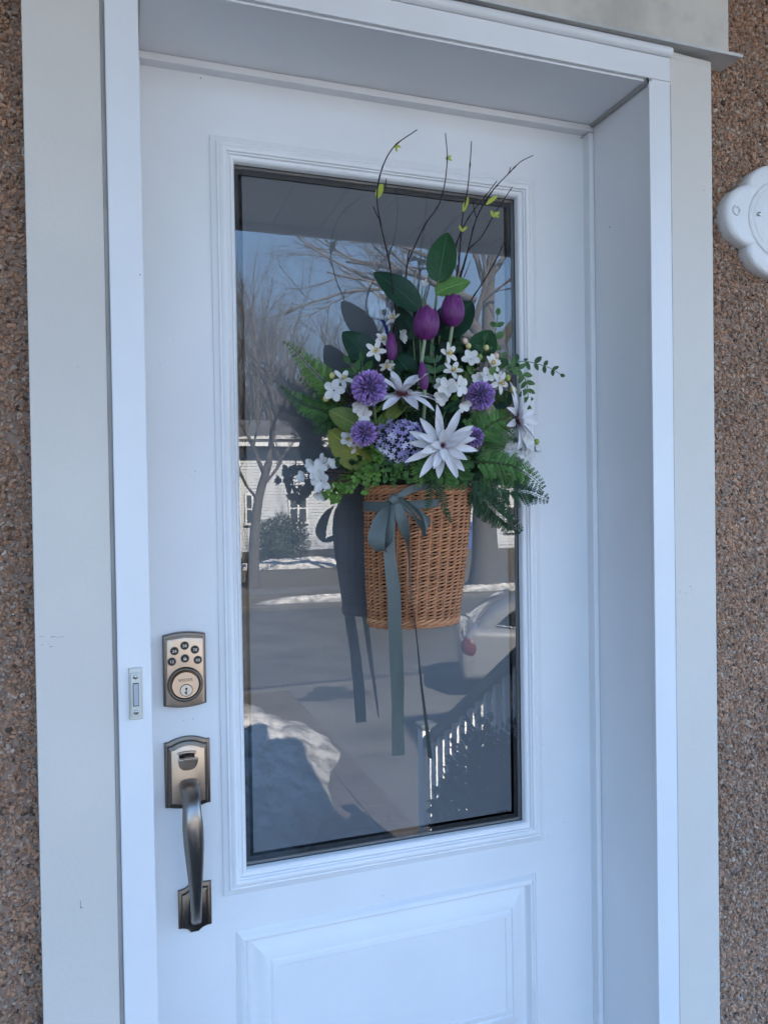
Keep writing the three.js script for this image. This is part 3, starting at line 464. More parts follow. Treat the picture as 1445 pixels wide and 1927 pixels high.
{
  const b = (x, y, z) => at(620 + x * 0.2353, 880 + y * 0.2353, z);
  const o = thing('ribbon_bow', 'grey-green ribbon tied in a bow round the basket with two long tails', 'ribbon', b(515, 250, 0.135));
  // the band
  { const pts = [], w = []; for (let i = 0; i <= 14; i++) { const a = Math.PI * (1.22 - 0.75 * i / 14); pts.push(V(0.032 + 0.0995 * Math.cos(a), 1.2745 - 0.004 * Math.sin(i / 14 * Math.PI), 0.066 + 0.066 * Math.sin(a))); w.push(V(0, 0.0095 - 0.003 * i / 14, 0)); } part(o, 'band', strip(pts, w), M.ribbon); }
  { const pts = [b(530, 235, 0.137), b(610, 195, 0.137), b(690, 160, 0.136), b(800, 150, 0.13), b(900, 152, 0.12)], w = [V(0, 0.004, 0), V(0.002, 0.0075, 0), V(0.002, 0.007, 0), V(0, 0.006, 0), V(0, 0.006, 0)]; part(o, 'band', strip(pts, w), M.ribbon); }
  { const k = new THREE.SphereGeometry(1, 20, 14), kp = k.attributes.position; for (let i = 0; i < kp.count; i++) { const y = kp.getY(i), x = kp.getX(i), f = 1 + 0.12 * Math.sin(x * 7 + y * 3); kp.setXYZ(i, x * 0.0105 * f, y * 0.0085 * f, kp.getZ(i) * 0.006 * f); } k.computeVertexNormals(); const p = b(513, 255, 0.14); k.rotateZ(0.3); k.translate(p.x, p.y, p.z); part(o, 'knot', k, M.ribbon); }
  // left loop: out, down and back
  part(o, 'loop', strip([b(505, 262, 0.142), b(440, 330, 0.150), b(395, 450, 0.158), b(375, 570, 0.163), b(395, 650, 0.160), b(438, 668, 0.155), b(468, 600, 0.150), b(470, 480, 0.147), b(490, 370, 0.144), b(512, 280, 0.140)],
    [V(0.004, 0.003, 0), V(0.009, 0.004, 0.002), V(0.012, 0.002, 0.004), V(0.0125, 0, 0.005), V(0.008, 0, 0.006), V(0.004, 0, 0.009), V(0.004, 0, 0.009), V(0.006, 0, 0.006), V(0.005, 0.002, 0.003), V(0.003, 0.003, 0)], 60), M.ribbon);
  // right loop, open to the front at its end
  part(o, 'loop', strip([b(540, 255, 0.142), b(620, 290, 0.152), b(700, 355, 0.160), b(755, 420, 0.166), b(785, 470, 0.160), b(770, 500, 0.146), b(720, 450, 0.139), b(650, 370, 0.137), b(590, 310, 0.138), b(545, 270, 0.138)],
    [V(-0.002, 0.004, 0), V(-0.006, 0.010, 0), V(-0.008, 0.012, 0.001), V(-0.004, 0.0135, 0.003), V(0.002, 0.011, 0.006), V(0.003, 0.011, 0.006), V(-0.004, 0.010, 0.002), V(-0.005, 0.0085, 0), V(-0.004, 0.006, 0), V(-0.002, 0.003, 0)], 60), M.ribbon);
  // tails
  part(o, 'tail', strip([b(512, 265, 0.138), b(490, 360, 0.140), b(478, 520, 0.140), b(482, 700, 0.138), at(741, 1120, 0.132), at(743, 1180, 0.124), at(747, 1270, 0.108), at(748, 1340, 0.098), at(750, 1422, 0.094)],
    [V(0.005, 0, 0), V(0.009, 0, -0.001), V(0.0105, 0, -0.002), V(0.0108, 0, -0.001), V(0.0112, 0, 0.001), V(0.0112, 0, 0.002), V(0.0113, 0, 0.002), V(0.0112, 0, -0.001), V(0.0112, 0, 0.001)], 90), M.ribbon);
  part(o, 'tail', strip([b(530, 265, 0.140), b(565, 370, 0.143), b(600, 480, 0.142), b(622, 620, 0.139), b(640, 820, 0.137), b(662, 1060, 0.134), b(682, 1270, 0.130), at(790, 1255, 0.126), at(799, 1335, 0.124), at(808, 1427, 0.122)],
    [V(0.004, 0.001, 0), V(0.008, 0.004, 0.001), V(0.0065, 0.003, 0.006), V(-0.001, 0.001, 0.009), V(-0.0028, 0, 0.010), V(-0.0035, 0, 0.011), V(-0.003, 0, 0.011), V(-0.0022, 0, 0.010), V(-0.001, 0, 0.0095), V(0.0005, 0.001, 0.009)], 110), M.ribbon);
}
{ // clear hook stuck to the glass
  const a = at(690, 521, -0.006), b = at(742, 604, -0.006), o = thing('adhesive_hook', 'clear plastic hook stuck to the glass behind the top leaves', 'hook', V((a.x + b.x) / 2, b.y, -0.01));
  const pg = new RoundedBoxGeometry(0.046, 0.07, 0.003, 4, 0.0014); const c = V(at(716, 560, 0).x, at(716, 560, 0).y, -0.0095); pg.translate(c.x, c.y, c.z); part(o, 'back_plate', pg, M.clear);
  const q = (x, y, z) => z1(x, y, z);
  part(o, 'hook_arm', tube([q(570, 800, -0.006), q(572, 850, 0.002), q(575, 900, 0.012), q(590, 925, 0.022), q(605, 895, 0.03), q(602, 840, 0.032)], [0.0024, 0.0018], 24, 8), M.clear);
  part(o, 'crossbar', tube([q(556, 798, -0.005), q(618, 800, -0.005)], [0.0022, 0.0022], 4, 8), M.clear);
  part(o, 'strap', strip([q(575, 918, 0.02), q(590, 945, 0.024), q(602, 990, 0.03), q(612, 1040, 0.036)], [V(0.004, 0.001, 0), V(0.0035, 0, 0), V(0.003, 0, 0), V(0.003, 0, 0)], 12), M.strap);
}
// ---------------------------------------------------------------- what stands in the basket
const HEART = V(0.03, 1.30, 0.075);
function stemTo(o, name, from, to, r, m, sag = V()) { const mid = from.clone().lerp(to, 0.55).add(sag); return part(o, name, tube([from, mid, to], r, 14, 6), m); }
const inBasket = (k = 0) => V(HEART.x + rr(-0.05, 0.05), HEART.y - 0.03 + k, HEART.z + rr(-0.02, 0.03));

// filler: dark foam and dense small leaves in the heart of the bunch
{
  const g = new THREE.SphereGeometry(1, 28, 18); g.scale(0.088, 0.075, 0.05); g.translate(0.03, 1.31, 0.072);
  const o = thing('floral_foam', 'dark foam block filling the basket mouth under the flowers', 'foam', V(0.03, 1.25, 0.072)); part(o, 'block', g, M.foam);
  const r = rng(404), l = [];
  for (let i = 0; i < 900; i++) {
    const a = r() * 6.283, y = r(), k = Math.pow(r(), 0.4), w = lerp(0.115, 0.06, y), p = V(0.03 + Math.cos(a) * w * k, 1.315 + y * 0.17, 0.08 + Math.sin(a) * lerp(0.062, 0.035, y) * k);
    const d = p.clone().sub(V(0.03, 1.27, 0.07)).normalize(); const L = rr(0.014, 0.03, r), b = blade(L, L * rr(0.3, 0.5, r), { nu: 2, nv: 4, bend: rr(-1, 1, r), cup: 0.15 });
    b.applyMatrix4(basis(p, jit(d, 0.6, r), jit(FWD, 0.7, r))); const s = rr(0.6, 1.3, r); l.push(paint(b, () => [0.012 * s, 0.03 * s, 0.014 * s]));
  }
  for (let i = 0; i < 130; i++) {
    const a = r() * 6.283, k = Math.sqrt(r()), c = z1(775, 1075, 0.07), p = V(c.x + Math.cos(a) * k * 0.075, c.y + Math.sin(a) * k * 0.065, lerp(0.055, 0.085, r())), d = V(rr(-0.8, 0.8, r), 1, rr(-0.1, 0.4, r)).normalize(), L = rr(0.03, 0.052, r), b = blade(L, L * rr(0.45, 0.65, r), { nu: 4, nv: 6, bend: rr(0, 0.8, r), cup: 0.15 });
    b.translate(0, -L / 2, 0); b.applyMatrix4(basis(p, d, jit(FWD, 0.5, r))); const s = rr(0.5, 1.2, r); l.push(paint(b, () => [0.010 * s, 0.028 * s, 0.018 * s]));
  }
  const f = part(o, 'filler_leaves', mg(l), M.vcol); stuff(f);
}
// broad leaves: [label, base, tip, width, material, facing, bend, cup]
const LEAF_GROUP = 'broad leaves in the basket';
const leafProf = t => Math.pow(Math.sin(Math.PI * Math.pow(t, 0.82)), 0.62) * (1 - 0.12 * t);
function broadLeaf(label, base, tip, w, m, face, bend = 0.5, cup = 0.12, twist = 0.1, root) {
  const o = thing('broad_leaf', label, 'leaf', base), d = dirTo(base, tip), L = d.length();
  const g = blade(L * 1.03, w, { nu: 10, nv: 18, prof: leafProf, bend, cup, wave: 0.02, twist, seed: w * 999 });
  const k = basis(base, d, face); g.applyMatrix4(k); part(o, 'leaf_blade', g, m);
  const s = root ?? HEART.clone().lerp(base, 0.3); part(o, 'leaf_stalk', tube([base.clone().addScaledVector(d, 0.04), base.clone().lerp(s, 0.4).add(V(0, 0.004, 0.002)), s], [0.0012, 0.0018], 10, 5), M.stem);
}
const LF = (lab, b, t, w, m, f = FWD, ...k) => broadLeaf(lab, b, t, w, m, f, ...k);
LF('dark green broad leaf standing upright, highest of the leaves', z1(828, 752, 0.100), z1(866, 514, 0.112), 0.054, M.leafMid, V(-0.5, 0.1, 1), 0.35);
LF('dark green broad leaf leaning left above the tall tulips', z1(748, 875, 0.105), z1(564, 680, 0.110), 0.052, M.leafDark, V(-0.2, 0.35, 1), 0.5);
LF('lighter green broad leaf pointing right under the topmost leaf', z1(815, 800, 0.100), z1(974, 722, 0.115), 0.042, M.leafLight, V(-0.2, 0.5, 1), 0.4);
LF('very dark broad leaf standing behind the right tall tulip', z1(830, 1000, 0.075), z1(985, 815, 0.085), 0.068, M.leafDark, V(-0.5, 0.1, 1), 0.4);
LF('dark broad leaf at left beside the starry yellow-centred blossom', z1(545, 1120, 0.065), z1(408, 962, 0.065), 0.052, M.leafDark, V(-0.3, 0.3, 1), 0.5);
LF('rounded dark broad leaf upright at right behind small pale buds', z1(1010, 1095, 0.07), z1(1062, 955, 0.075), 0.054, M.leafMid, V(-0.5, 0.2, 1), 0.4);
LF('narrow very dark leaf between the slender tulip and the left tall tulip', z1(720, 1010, 0.085), z1(640, 857, 0.082), 0.034, M.leafDark, V(-0.6, 0, 1), 0.3);
LF('very dark leaf hanging under the left tall tulip', z1(722, 1195, 0.095), z1(634, 1045, 0.095), 0.046, M.leafDark, V(0.2, 0.1, 1), 0.5);
LF('olive broad leaf at far left above the yellowish one', z2(483, 497, 0.118), z2(344, 405, 0.112), 0.043, M.leafOlive, V(-0.4, 0.5, 1), 0.4);
LF('large yellowish green leaf at far left under the olive leaf', z2(525, 660, 0.112), z2(338, 510, 0.108), 0.064, M.leafYellow, V(-0.5, 0.1, 1), 0.4);
LF('narrow olive leaf arching below the drooping white daisy', z2(596, 455, 0.125), z2(690, 352, 0.140), 0.026, M.leafOlive, V(-0.3, 0.4, 1), 0.8);
LF('small pale leaf behind the left purple pompom', z2(600, 330, 0.09), z2(640, 235, 0.095), 0.024, M.leafLight, V(-0.3, 0.2, 1), 0.4);
LF('narrow leaf upright left of the olive arching leaf', z2(566, 500, 0.115), z2(600, 425, 0.12), 0.018, M.leafOlive, V(-0.3, 0.2, 1), 0.4);
LF('dark green leaf behind the star daisy at centre', z2(690, 470, 0.11), z2(765, 378, 0.115), 0.034, M.leafMid, V(-0.3, 0.5, 1), 0.5);
LF('green leaf under the blossoms right of centre', z2(860, 420, 0.12), z2(920, 350, 0.125), 0.026, M.leafMid, V(-0.3, 0.4, 1), 0.5);
LF('olive leaf half hidden behind the right blossoms', z2(960, 320, 0.085), z2(930, 228, 0.085), 0.036, M.leafOlive, V(-0.3, 0.2, 1), 0.4);
LF('olive leaf beside the right side-facing daisy', z2(1070, 480, 0.095), z2(1140, 400, 0.1), 0.03, M.leafOlive, V(-0.4, 0.4, 1), 0.5);
LF('dark leaf in the shade above the right purple pompom', z2(1150, 400, 0.07), z2(1085, 330, 0.07), 0.04, M.leafDark, FWD, 0.4);
LF('dark leaf tucked between the left leaf and the slender tulip', z1(560, 1130, 0.075), z1(418, 1070, 0.07), 0.028, M.leafDark, V(-0.3, 0.5, 1), 0.5);

// bare twigs with a few opening buds
{
  const r = rng(62), GR = 'bare twigs above the flowers';
  const tw = (label, pts, buds, forks = []) => {
    const o = thing('budding_twig', label, 'twig', pts[0], GR), nodes = new THREE.CatmullRomCurve3(pts, false, 'centripetal');
    part(o, 'stem', tube(pts, t => lerp(0.0016, 0.0008, t) + 0.0006 * Math.pow(Math.max(0, Math.sin(t * 31)), 14), 60, 6), M.twig);
    for (const f of forks) part(o, 'side_shoot', tube(f, [0.0010, 0.0008], 8, 5), M.twig);
    for (let i = 1; i < 7; i++) { const p = nodes.getPointAt(i / 7), q = nodes.getTangentAt(i / 7), g = new THREE.ConeGeometry(0.0015, 0.006, 6); g.translate(0, 0.003, 0); g.applyMatrix4(basis(p, jit(q, 0.5, r), FWD)); part(o, 'node', g, M.twig); }
    for (const [b, t, w] of buds) { const d = dirTo(b, t); for (const k of w < 0.006 ? [-1, 1] : [0]) { const g = blade(d.length() * (k ? 0.85 : 1.02), w, { nu: 4, nv: 8, bend: 0.5, cup: 0.3 }); g.applyMatrix4(basis(b, d.clone().applyAxisAngle(FWD, k * 0.6), FWD)); part(o, 'bud_leaf', g, M.bud); } }
  };
  tw('dark twig at far left curving right to a tip, with two yellow buds', [z1(640, 900, 0.09), z1(608, 660, 0.118), z1(570, 490, 0.128), z1(553, 370, 0.13), z1(570, 250, 0.132), z1(625, 140, 0.132), z1(733, 58, 0.13)], [[z1(553, 372, 0.13), z1(578, 292, 0.134), 0.0115], [z1(636, 132, 0.132), z1(660, 152, 0.136), 0.0045]], [[z1(562, 462, 0.128), z1(548, 435, 0.127), z1(536, 406, 0.126)], [z1(606, 640, 0.12), z1(613, 600, 0.12), z1(628, 577, 0.12)], [z1(590, 325, 0.133), z1(594, 281, 0.134)]]);
  tw('second dark twig from left, tallest straight one with one tiny bud', [z1(690, 860, 0.085), z1(686, 690, 0.098), z1(700, 640, 0.1), z1(770, 490, 0.105), z1(838, 385, 0.108), z1(870, 200, 0.11), z1(862, 73, 0.11)], [[z1(872, 188, 0.11), z1(899, 183, 0.114), 0.0045]], [[z1(690, 650, 0.098), z1(697, 618, 0.098), z1(700, 600, 0.098)]]);
  tw('third dark twig from left with a yellow leaf halfway', [z1(850, 900, 0.07), z1(917, 700, 0.082), z1(932, 540, 0.085), z1(942, 440, 0.086), z1(962, 330, 0.088), z1(975, 190, 0.088), z1(980, 110, 0.088)], [[z1(942, 432, 0.087), z1(968, 352, 0.091), 0.0085], [z1(938, 520, 0.087), z1(945, 478, 0.09), 0.005]]);
  tw('dark twig reaching furthest right at its top, with a long yellow bud', [z1(870, 900, 0.065), z1(936, 705, 0.075), z1(965, 600, 0.078), z1(1005, 455, 0.082), z1(1075, 335, 0.084), z1(1150, 255, 0.084), z1(1200, 205, 0.083), z1(1259, 174, 0.082)], [[z1(1045, 400, 0.083), z1(1105, 346, 0.088), 0.0075]], [[z1(1145, 260, 0.084), z1(1153, 245, 0.084), z1(1156, 228, 0.084)], [z1(1003, 460, 0.082), z1(992, 420, 0.083), z1(988, 380, 0.083)]]);
  tw('dark twig of the middle right crossing the long-bud twig', [z1(860, 880, 0.06), z1(911, 580, 0.072), z1(965, 460, 0.074), z1(1030, 375, 0.076), z1(1065, 330, 0.076), z1(1094, 291, 0.076)], []);
  tw('dark twig leaning right with a small green bud near its top', [z1(890, 860, 0.06), z1(938, 690, 0.068), z1(970, 600, 0.07), z1(1022, 548, 0.071), z1(1075, 455, 0.072), z1(1120, 385, 0.072), z1(1164, 318, 0.072)], [[z1(1080, 455, 0.073), z1(1092, 410, 0.077), 0.0058], [z1(1085, 445, 0.073), z1(1112, 438, 0.077), 0.0058]]);
  tw('low dark twig ending left of the window edge', [z1(940, 900, 0.055), z1(978, 832, 0.06), z1(1050, 720, 0.062), z1(1110, 610, 0.062), z1(1134, 545, 0.061)], []);
}
// tulips
function tulip(label, c, H, Wd, open, tilt, stem) { // c: base of the cup
  const o = thing('tulip', label, 'tulip', stem[0], 'purple tulips');
  const g0 = (k, inner) => {
    const pos = [], uv = [], idx = [], nu = 8, nv = 14;
    for (let j = 0; j <= nv; j++) for (let i = 0; i <= nu; i++) {
      const t = j / nv, s = i / nu * 2 - 1, prof = Math.pow(Math.sin(Math.PI * (0.07 + 0.755 * Math.pow(t, 0.74))), 0.8), rad = Wd / 2 * prof * (inner ? 0.955 : 1) * lerp(1, open, t * t);
      const half = 1.12 * Math.pow(Math.sin(Math.PI * lerp(0.24, 1, Math.pow(t, 1.35)) ), 0.55), a = k + s * Math.max(half, 0.03), rq = rad * (1 - 0.05 * s * s + 0.03 * (1 - Math.abs(s)) * Math.sin(t * 3));
      pos.push(Math.cos(a) * rq, H * t * (inner ? 1.0 : 0.97) - H * 0.03 * s * s * t, Math.sin(a) * rq); uv.push((s + 1) / 2, t);
    }
    for (let j = 0; j < nv; j++) for (let i = 0; i < nu; i++) { const a = j * (nu + 1) + i, b = a + nu + 1; idx.push(a, a + 1, b, b, a + 1, b + 1); }
    const g = new THREE.BufferGeometry(); g.setAttribute('position', new THREE.Float32BufferAttribute(pos, 3)); g.setAttribute('uv', new THREE.Float32BufferAttribute(uv, 2)); g.setIndex(idx); g.computeVertexNormals(); return g;
  };
  const m = basis(c, tilt, FWD);
  for (let i = 0; i < 6; i++) part(o, 'petal', g0(0.45 + i * Math.PI / 3 * (1) + (i % 2 ? 0.1 : 0), i % 2 === 1).applyMatrix4(m), M.tulip);
  part(o, 'stem', tube(stem.concat([c.clone().addScaledVector(tilt, H * 0.02)]), [0.0034, 0.003], 20, 8), M.stemPale);
}
tulip('larger purple tulip at left of the tall pair', z1(768, 1012, 0.135), 0.0555, 0.0435, 1, V(0.1, 1, 0.05), [z1(735, 1330, 0.10), z1(745, 1180, 0.125)]);
tulip('purple tulip at right of the tall pair, standing highest', z1(893, 952, 0.125), 0.0545, 0.040, 1, V(0.02, 1, 0.03), [z1(850, 1200, 0.09), z1(876, 1060, 0.115)]);
tulip('slender closed purple tulip at left, beside the starry blossom', z1(618, 1105, 0.11), 0.0475, 0.0205, 0.7, V(0.0, 1, 0.03), [z1(640, 1300, 0.09), z1(625, 1180, 0.105)]);
tulip('small drooping purple tulip bud over the centre', z2(768, 322, 0.155), 0.0475, 0.0175, 0.7, V(-0.08, 1, -0.05), [z2(760, 480, 0.12), z2(768, 370, 0.145)]);

// pompom alliums
{
  const r = rng(9090);
  const pompom = (label, c, rad, stem) => {
    const o = thing('allium', label, 'allium', stem, 'purple pompom flowers'), l = [];
    const core = new THREE.SphereGeometry(rad * 0.7, 16, 12); core.translate(c.x, c.y, c.z); part(o, 'core', core, mat([0.08, 0.06, 0.12], 0.9));
    const N = Math.round(190 * (rad / 0.025) ** 1.1) + 40;
    for (let i = 0; i < N; i++) {
      const y = 1 - 2 * (i + 0.5) / N, a = i * 2.39996, q = Math.sqrt(1 - y * y), d = jit(V(q * Math.cos(a), y, q * Math.sin(a)), 0.09, r).normalize(), len = rad * rr(0.26, 0.36, r), w = rad * 0.085;
      const st = d.clone().multiplyScalar(rad * 0.66).add(c), s = rr(0.6, 1.35, r), warm = r() < 0.25 ? 1.2 : 1, gl = [];
      const tb = new THREE.CylinderGeometry(w * 0.95, w * 0.45, len, 6, 1, true); tb.translate(0, len / 2, 0); gl.push(tb);
      for (let k = 0; k < 5; k++) { const b = blade(w * 1.9, w * 1.3, { nu: 2, nv: 2, bend: 0.9, cup: 0.3 }); b.rotateX(0.55); b.translate(0, len, w * 0.35); b.rotateY(k * 1.2566); gl.push(b); }
      const g = mg(gl); g.applyMatrix4(basis(st, d, jit(V(0.3, 0.5, 0.7), 0.6, r)));
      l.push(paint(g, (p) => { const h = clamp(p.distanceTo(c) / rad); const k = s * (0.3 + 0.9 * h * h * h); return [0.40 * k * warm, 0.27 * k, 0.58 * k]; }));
    }
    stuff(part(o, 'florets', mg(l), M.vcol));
    part(o, 'stem', tube([stem, stem.clone().lerp(c, 0.5).add(V(0, 0.004, 0.006)), c], [0.0028, 0.0026], 12, 7), M.stem);
  };
  pompom('largest purple pompom, upper left of the bunch', z2(517, 312, 0.150), 0.0255, z2(545, 470, 0.11));
  pompom('purple pompom lower left, above the boxwood sprigs', z2(493, 518, 0.150), 0.0190, z2(540, 640, 0.11));
  pompom('purple pompom upper right among white blossoms', z2(1020, 348, 0.120), 0.0228, z2(985, 500, 0.09));
  pompom('smallest purple pompom, right of the star daisy', z2(992, 536, 0.130), 0.0158, z2(950, 620, 0.1));
}
// pale lilac head of starry florets
{
  const r = rng(71), c = z2(662, 562, 0.135), o = thing('lilac_head', 'pale lilac head of tiny star florets at lower centre', 'lilac', z2(680, 680, 0.10));
  const fl = (() => { const l = []; for (let k = 0; k < 5; k++) { const b = blade(0.0062, 0.0030, { nu: 2, nv: 4, bend: 0.4, cup: 0.2, prof: t => Math.pow(Math.sin(Math.PI * (0.1 + 0.85 * Math.pow(t, 1.2))), 0.7) }); b.rotateX(-1.25); b.rotateX(Math.PI / 2 * 0); b.rotateY(k * 1.2566); l.push(b); } const t = new THREE.CylinderGeometry(0.0007, 0.0005, 0.01, 5); t.translate(0, -0.005, 0); l.push(t); return mg(l); })();
  const cols = [[0.44, 0.40, 0.60], [0.36, 0.31, 0.54], [0.54, 0.51, 0.66], [0.26, 0.21, 0.43]].map(k => mat(k, 0.6, { side: THREE.DoubleSide }));
  const cl = new THREE.SphereGeometry(1, 18, 12); cl.scale(0.036, 0.03, 0.022); cl.translate(c.x, c.y, c.z - 0.008); part(o, 'core', cl, mat([0.03, 0.04, 0.05], 0.95));
  for (let i = 0; i < 210; i++) {
    const y = 1 - 2 * (i + 0.5) / 210, a = i * 2.39996, q = Math.sqrt(1 - y * y), d = V(q * Math.cos(a), y, q * Math.sin(a)); if (d.z < -0.25) continue;
    const p = c.clone().add(V(d.x * 0.043, d.y * 0.036, d.z * 0.028)).add(V(rr(-1, 1, r), rr(-1, 1, r), rr(-1, 1, r)).multiplyScalar(0.0035));
    const m = new THREE.Mesh(fl, cols[Math.floor(r() * 4)]); m.name = 'floret'; const b = basis(p, jit(d, 0.5, r).normalize(), jit(V(0.2, 0.9, 0.3), 0.5, r)).setPosition(p.sub(o.position)); b.decompose(m.position, m.quaternion, m.scale); m.scale.setScalar(rr(0.75, 1.2, r)); m.castShadow = m.receiveShadow = true; o.add(m);
  }
  part(o, 'stem', tube([o.position.clone(), z2(670, 620, 0.12), c], [0.002, 0.002], 8, 6), M.stem);
}
// white star daisies
const daisyProf = t => Math.pow(Math.sin(Math.PI * (0.12 + 0.86 * Math.pow(t, 1.3))), 0.85);
function daisy(label, c, face, up, rad, rows, seed, stem) {
  const o = thing('star_daisy', label, 'daisy', stem, 'white star daisies'), r = rng(seed), B = basis(c, up, face), col = p => 0;
  for (const [n, L, lift, ph, only] of rows) for (let k = 0; k < n; k++) {
    const a = ph + k / n * 6.283 + rr(-0.14, 0.14, r); if (only && !only(a)) continue;
    const len = rad * L * rr(0.82, 1.1, r), g = blade(len, rad * rr(0.175, 0.24, r), { nu: 6, nv: 10, prof: daisyProf, bend: rr(0.1, 0.7, r), cup: rr(0.25, 0.55, r), seed: k, off: rr(-0.06, 0.06, r), twist: rr(-0.25, 0.25, r) });
    paint(g, p => { const t = p.y / len, s = Math.abs(p.x) / (rad * 0.16), q = sst(0.3, 0.02, t), v = 0.86 + 0.1 * (1 - s); const f = 1 - 0.07 * (Math.sin(p.x * 4200) > 0.3 ? 1 : 0); return [lerp(v * 1.02, 0.22, q) * f, lerp(v * 0.99, 0.03, q) * f, lerp(v * 1.02, 0.11, q) * f]; });
    g.translate(0, rad * 0.05, 0); g.rotateX(lift + rr(-0.12, 0.12, r)); g.rotateZ(a); g.applyMatrix4(B); part(o, 'petal', g, M.petal);
  }
  const l = []; for (let i = 0; i < 40; i++) { const q = Math.sqrt(i / 40) * rad * 0.13, a = i * 2.4, b = new THREE.CylinderGeometry(0.0003, 0.0006, 0.006, 4); b.rotateX(Math.PI / 2); b.translate(Math.cos(a) * q, Math.sin(a) * q, 0.003); l.push(b); }
  part(o, 'disc', mg(l).applyMatrix4(B), M.calyx);
  part(o, 'stem', tube([stem, stem.clone().lerp(c, 0.6), c.clone().addScaledVector(face.clone().normalize(), -0.004)], [0.002, 0.0022], 10, 6), M.stem);
}
daisy('large white star daisy facing out at the centre front', z2(848, 575, 0.180), V(-0.25, 1.12, 1), V(0.05, 1, 0), 0.061, [[13, 1, 0.32, 0.12], [8, 0.9, 0.8, 0.35], [4, 0.6, 1.1, 0.1]], 5, z2(830, 660, 0.12));
daisy('white daisy seen from the side, upper centre under the tulip bud', z2(664, 345, 0.140), V(-0.1, 1, 0.42), V(0, 0.4, -1), 0.072, [[11, 1, -0.05, 0.25], [6, 0.75, 0.8, 0.1]], 15, z2(690, 470, 0.10));
daisy('white daisy turned to the right over the window edge', z2(1182, 458, 0.105), V(0.55, 0.45, 0.75), V(-0.2, 1, 0), 0.062, [[11, 1, 0.35, 0.1], [8, 0.8, 0.8, 0.3]], 25, z2(1090, 520, 0.08));

// sprays of small five-petalled blossoms
const bp = blade(0.0115, 0.0088, { nu: 4, nv: 6, bend: 0.35, cup: 0.25, wave: 0.03, prof: t => Math.pow(Math.sin(Math.PI * (0.08 + 0.84 * Math.pow(t, 1.15))), 0.6) });
const bpN = blade(0.0125, 0.0064, { nu: 4, nv: 6, bend: 0.3, cup: 0.3, prof: t => Math.pow(Math.sin(Math.PI * (0.08 + 0.84 * Math.pow(t, 1.1))), 0.6) });
const anth = (() => { const l = []; for (let i = 0; i < 7; i++) { const c = new THREE.CylinderGeometry(0.0003, 0.0003, 0.006, 4); c.rotateX(Math.PI / 2); c.translate(0, 0, 0.003); c.rotateX(Math.sin(i * 2.4) * 0.4); c.rotateY(Math.cos(i * 2.4) * 0.4); const s = new THREE.SphereGeometry(0.0009, 5, 4); s.translate(Math.cos(i * 2.4) * 0.0024, -Math.sin(i * 2.4) * 0.0024, 0.0058); l.push(c, s); } return mg(l); })();
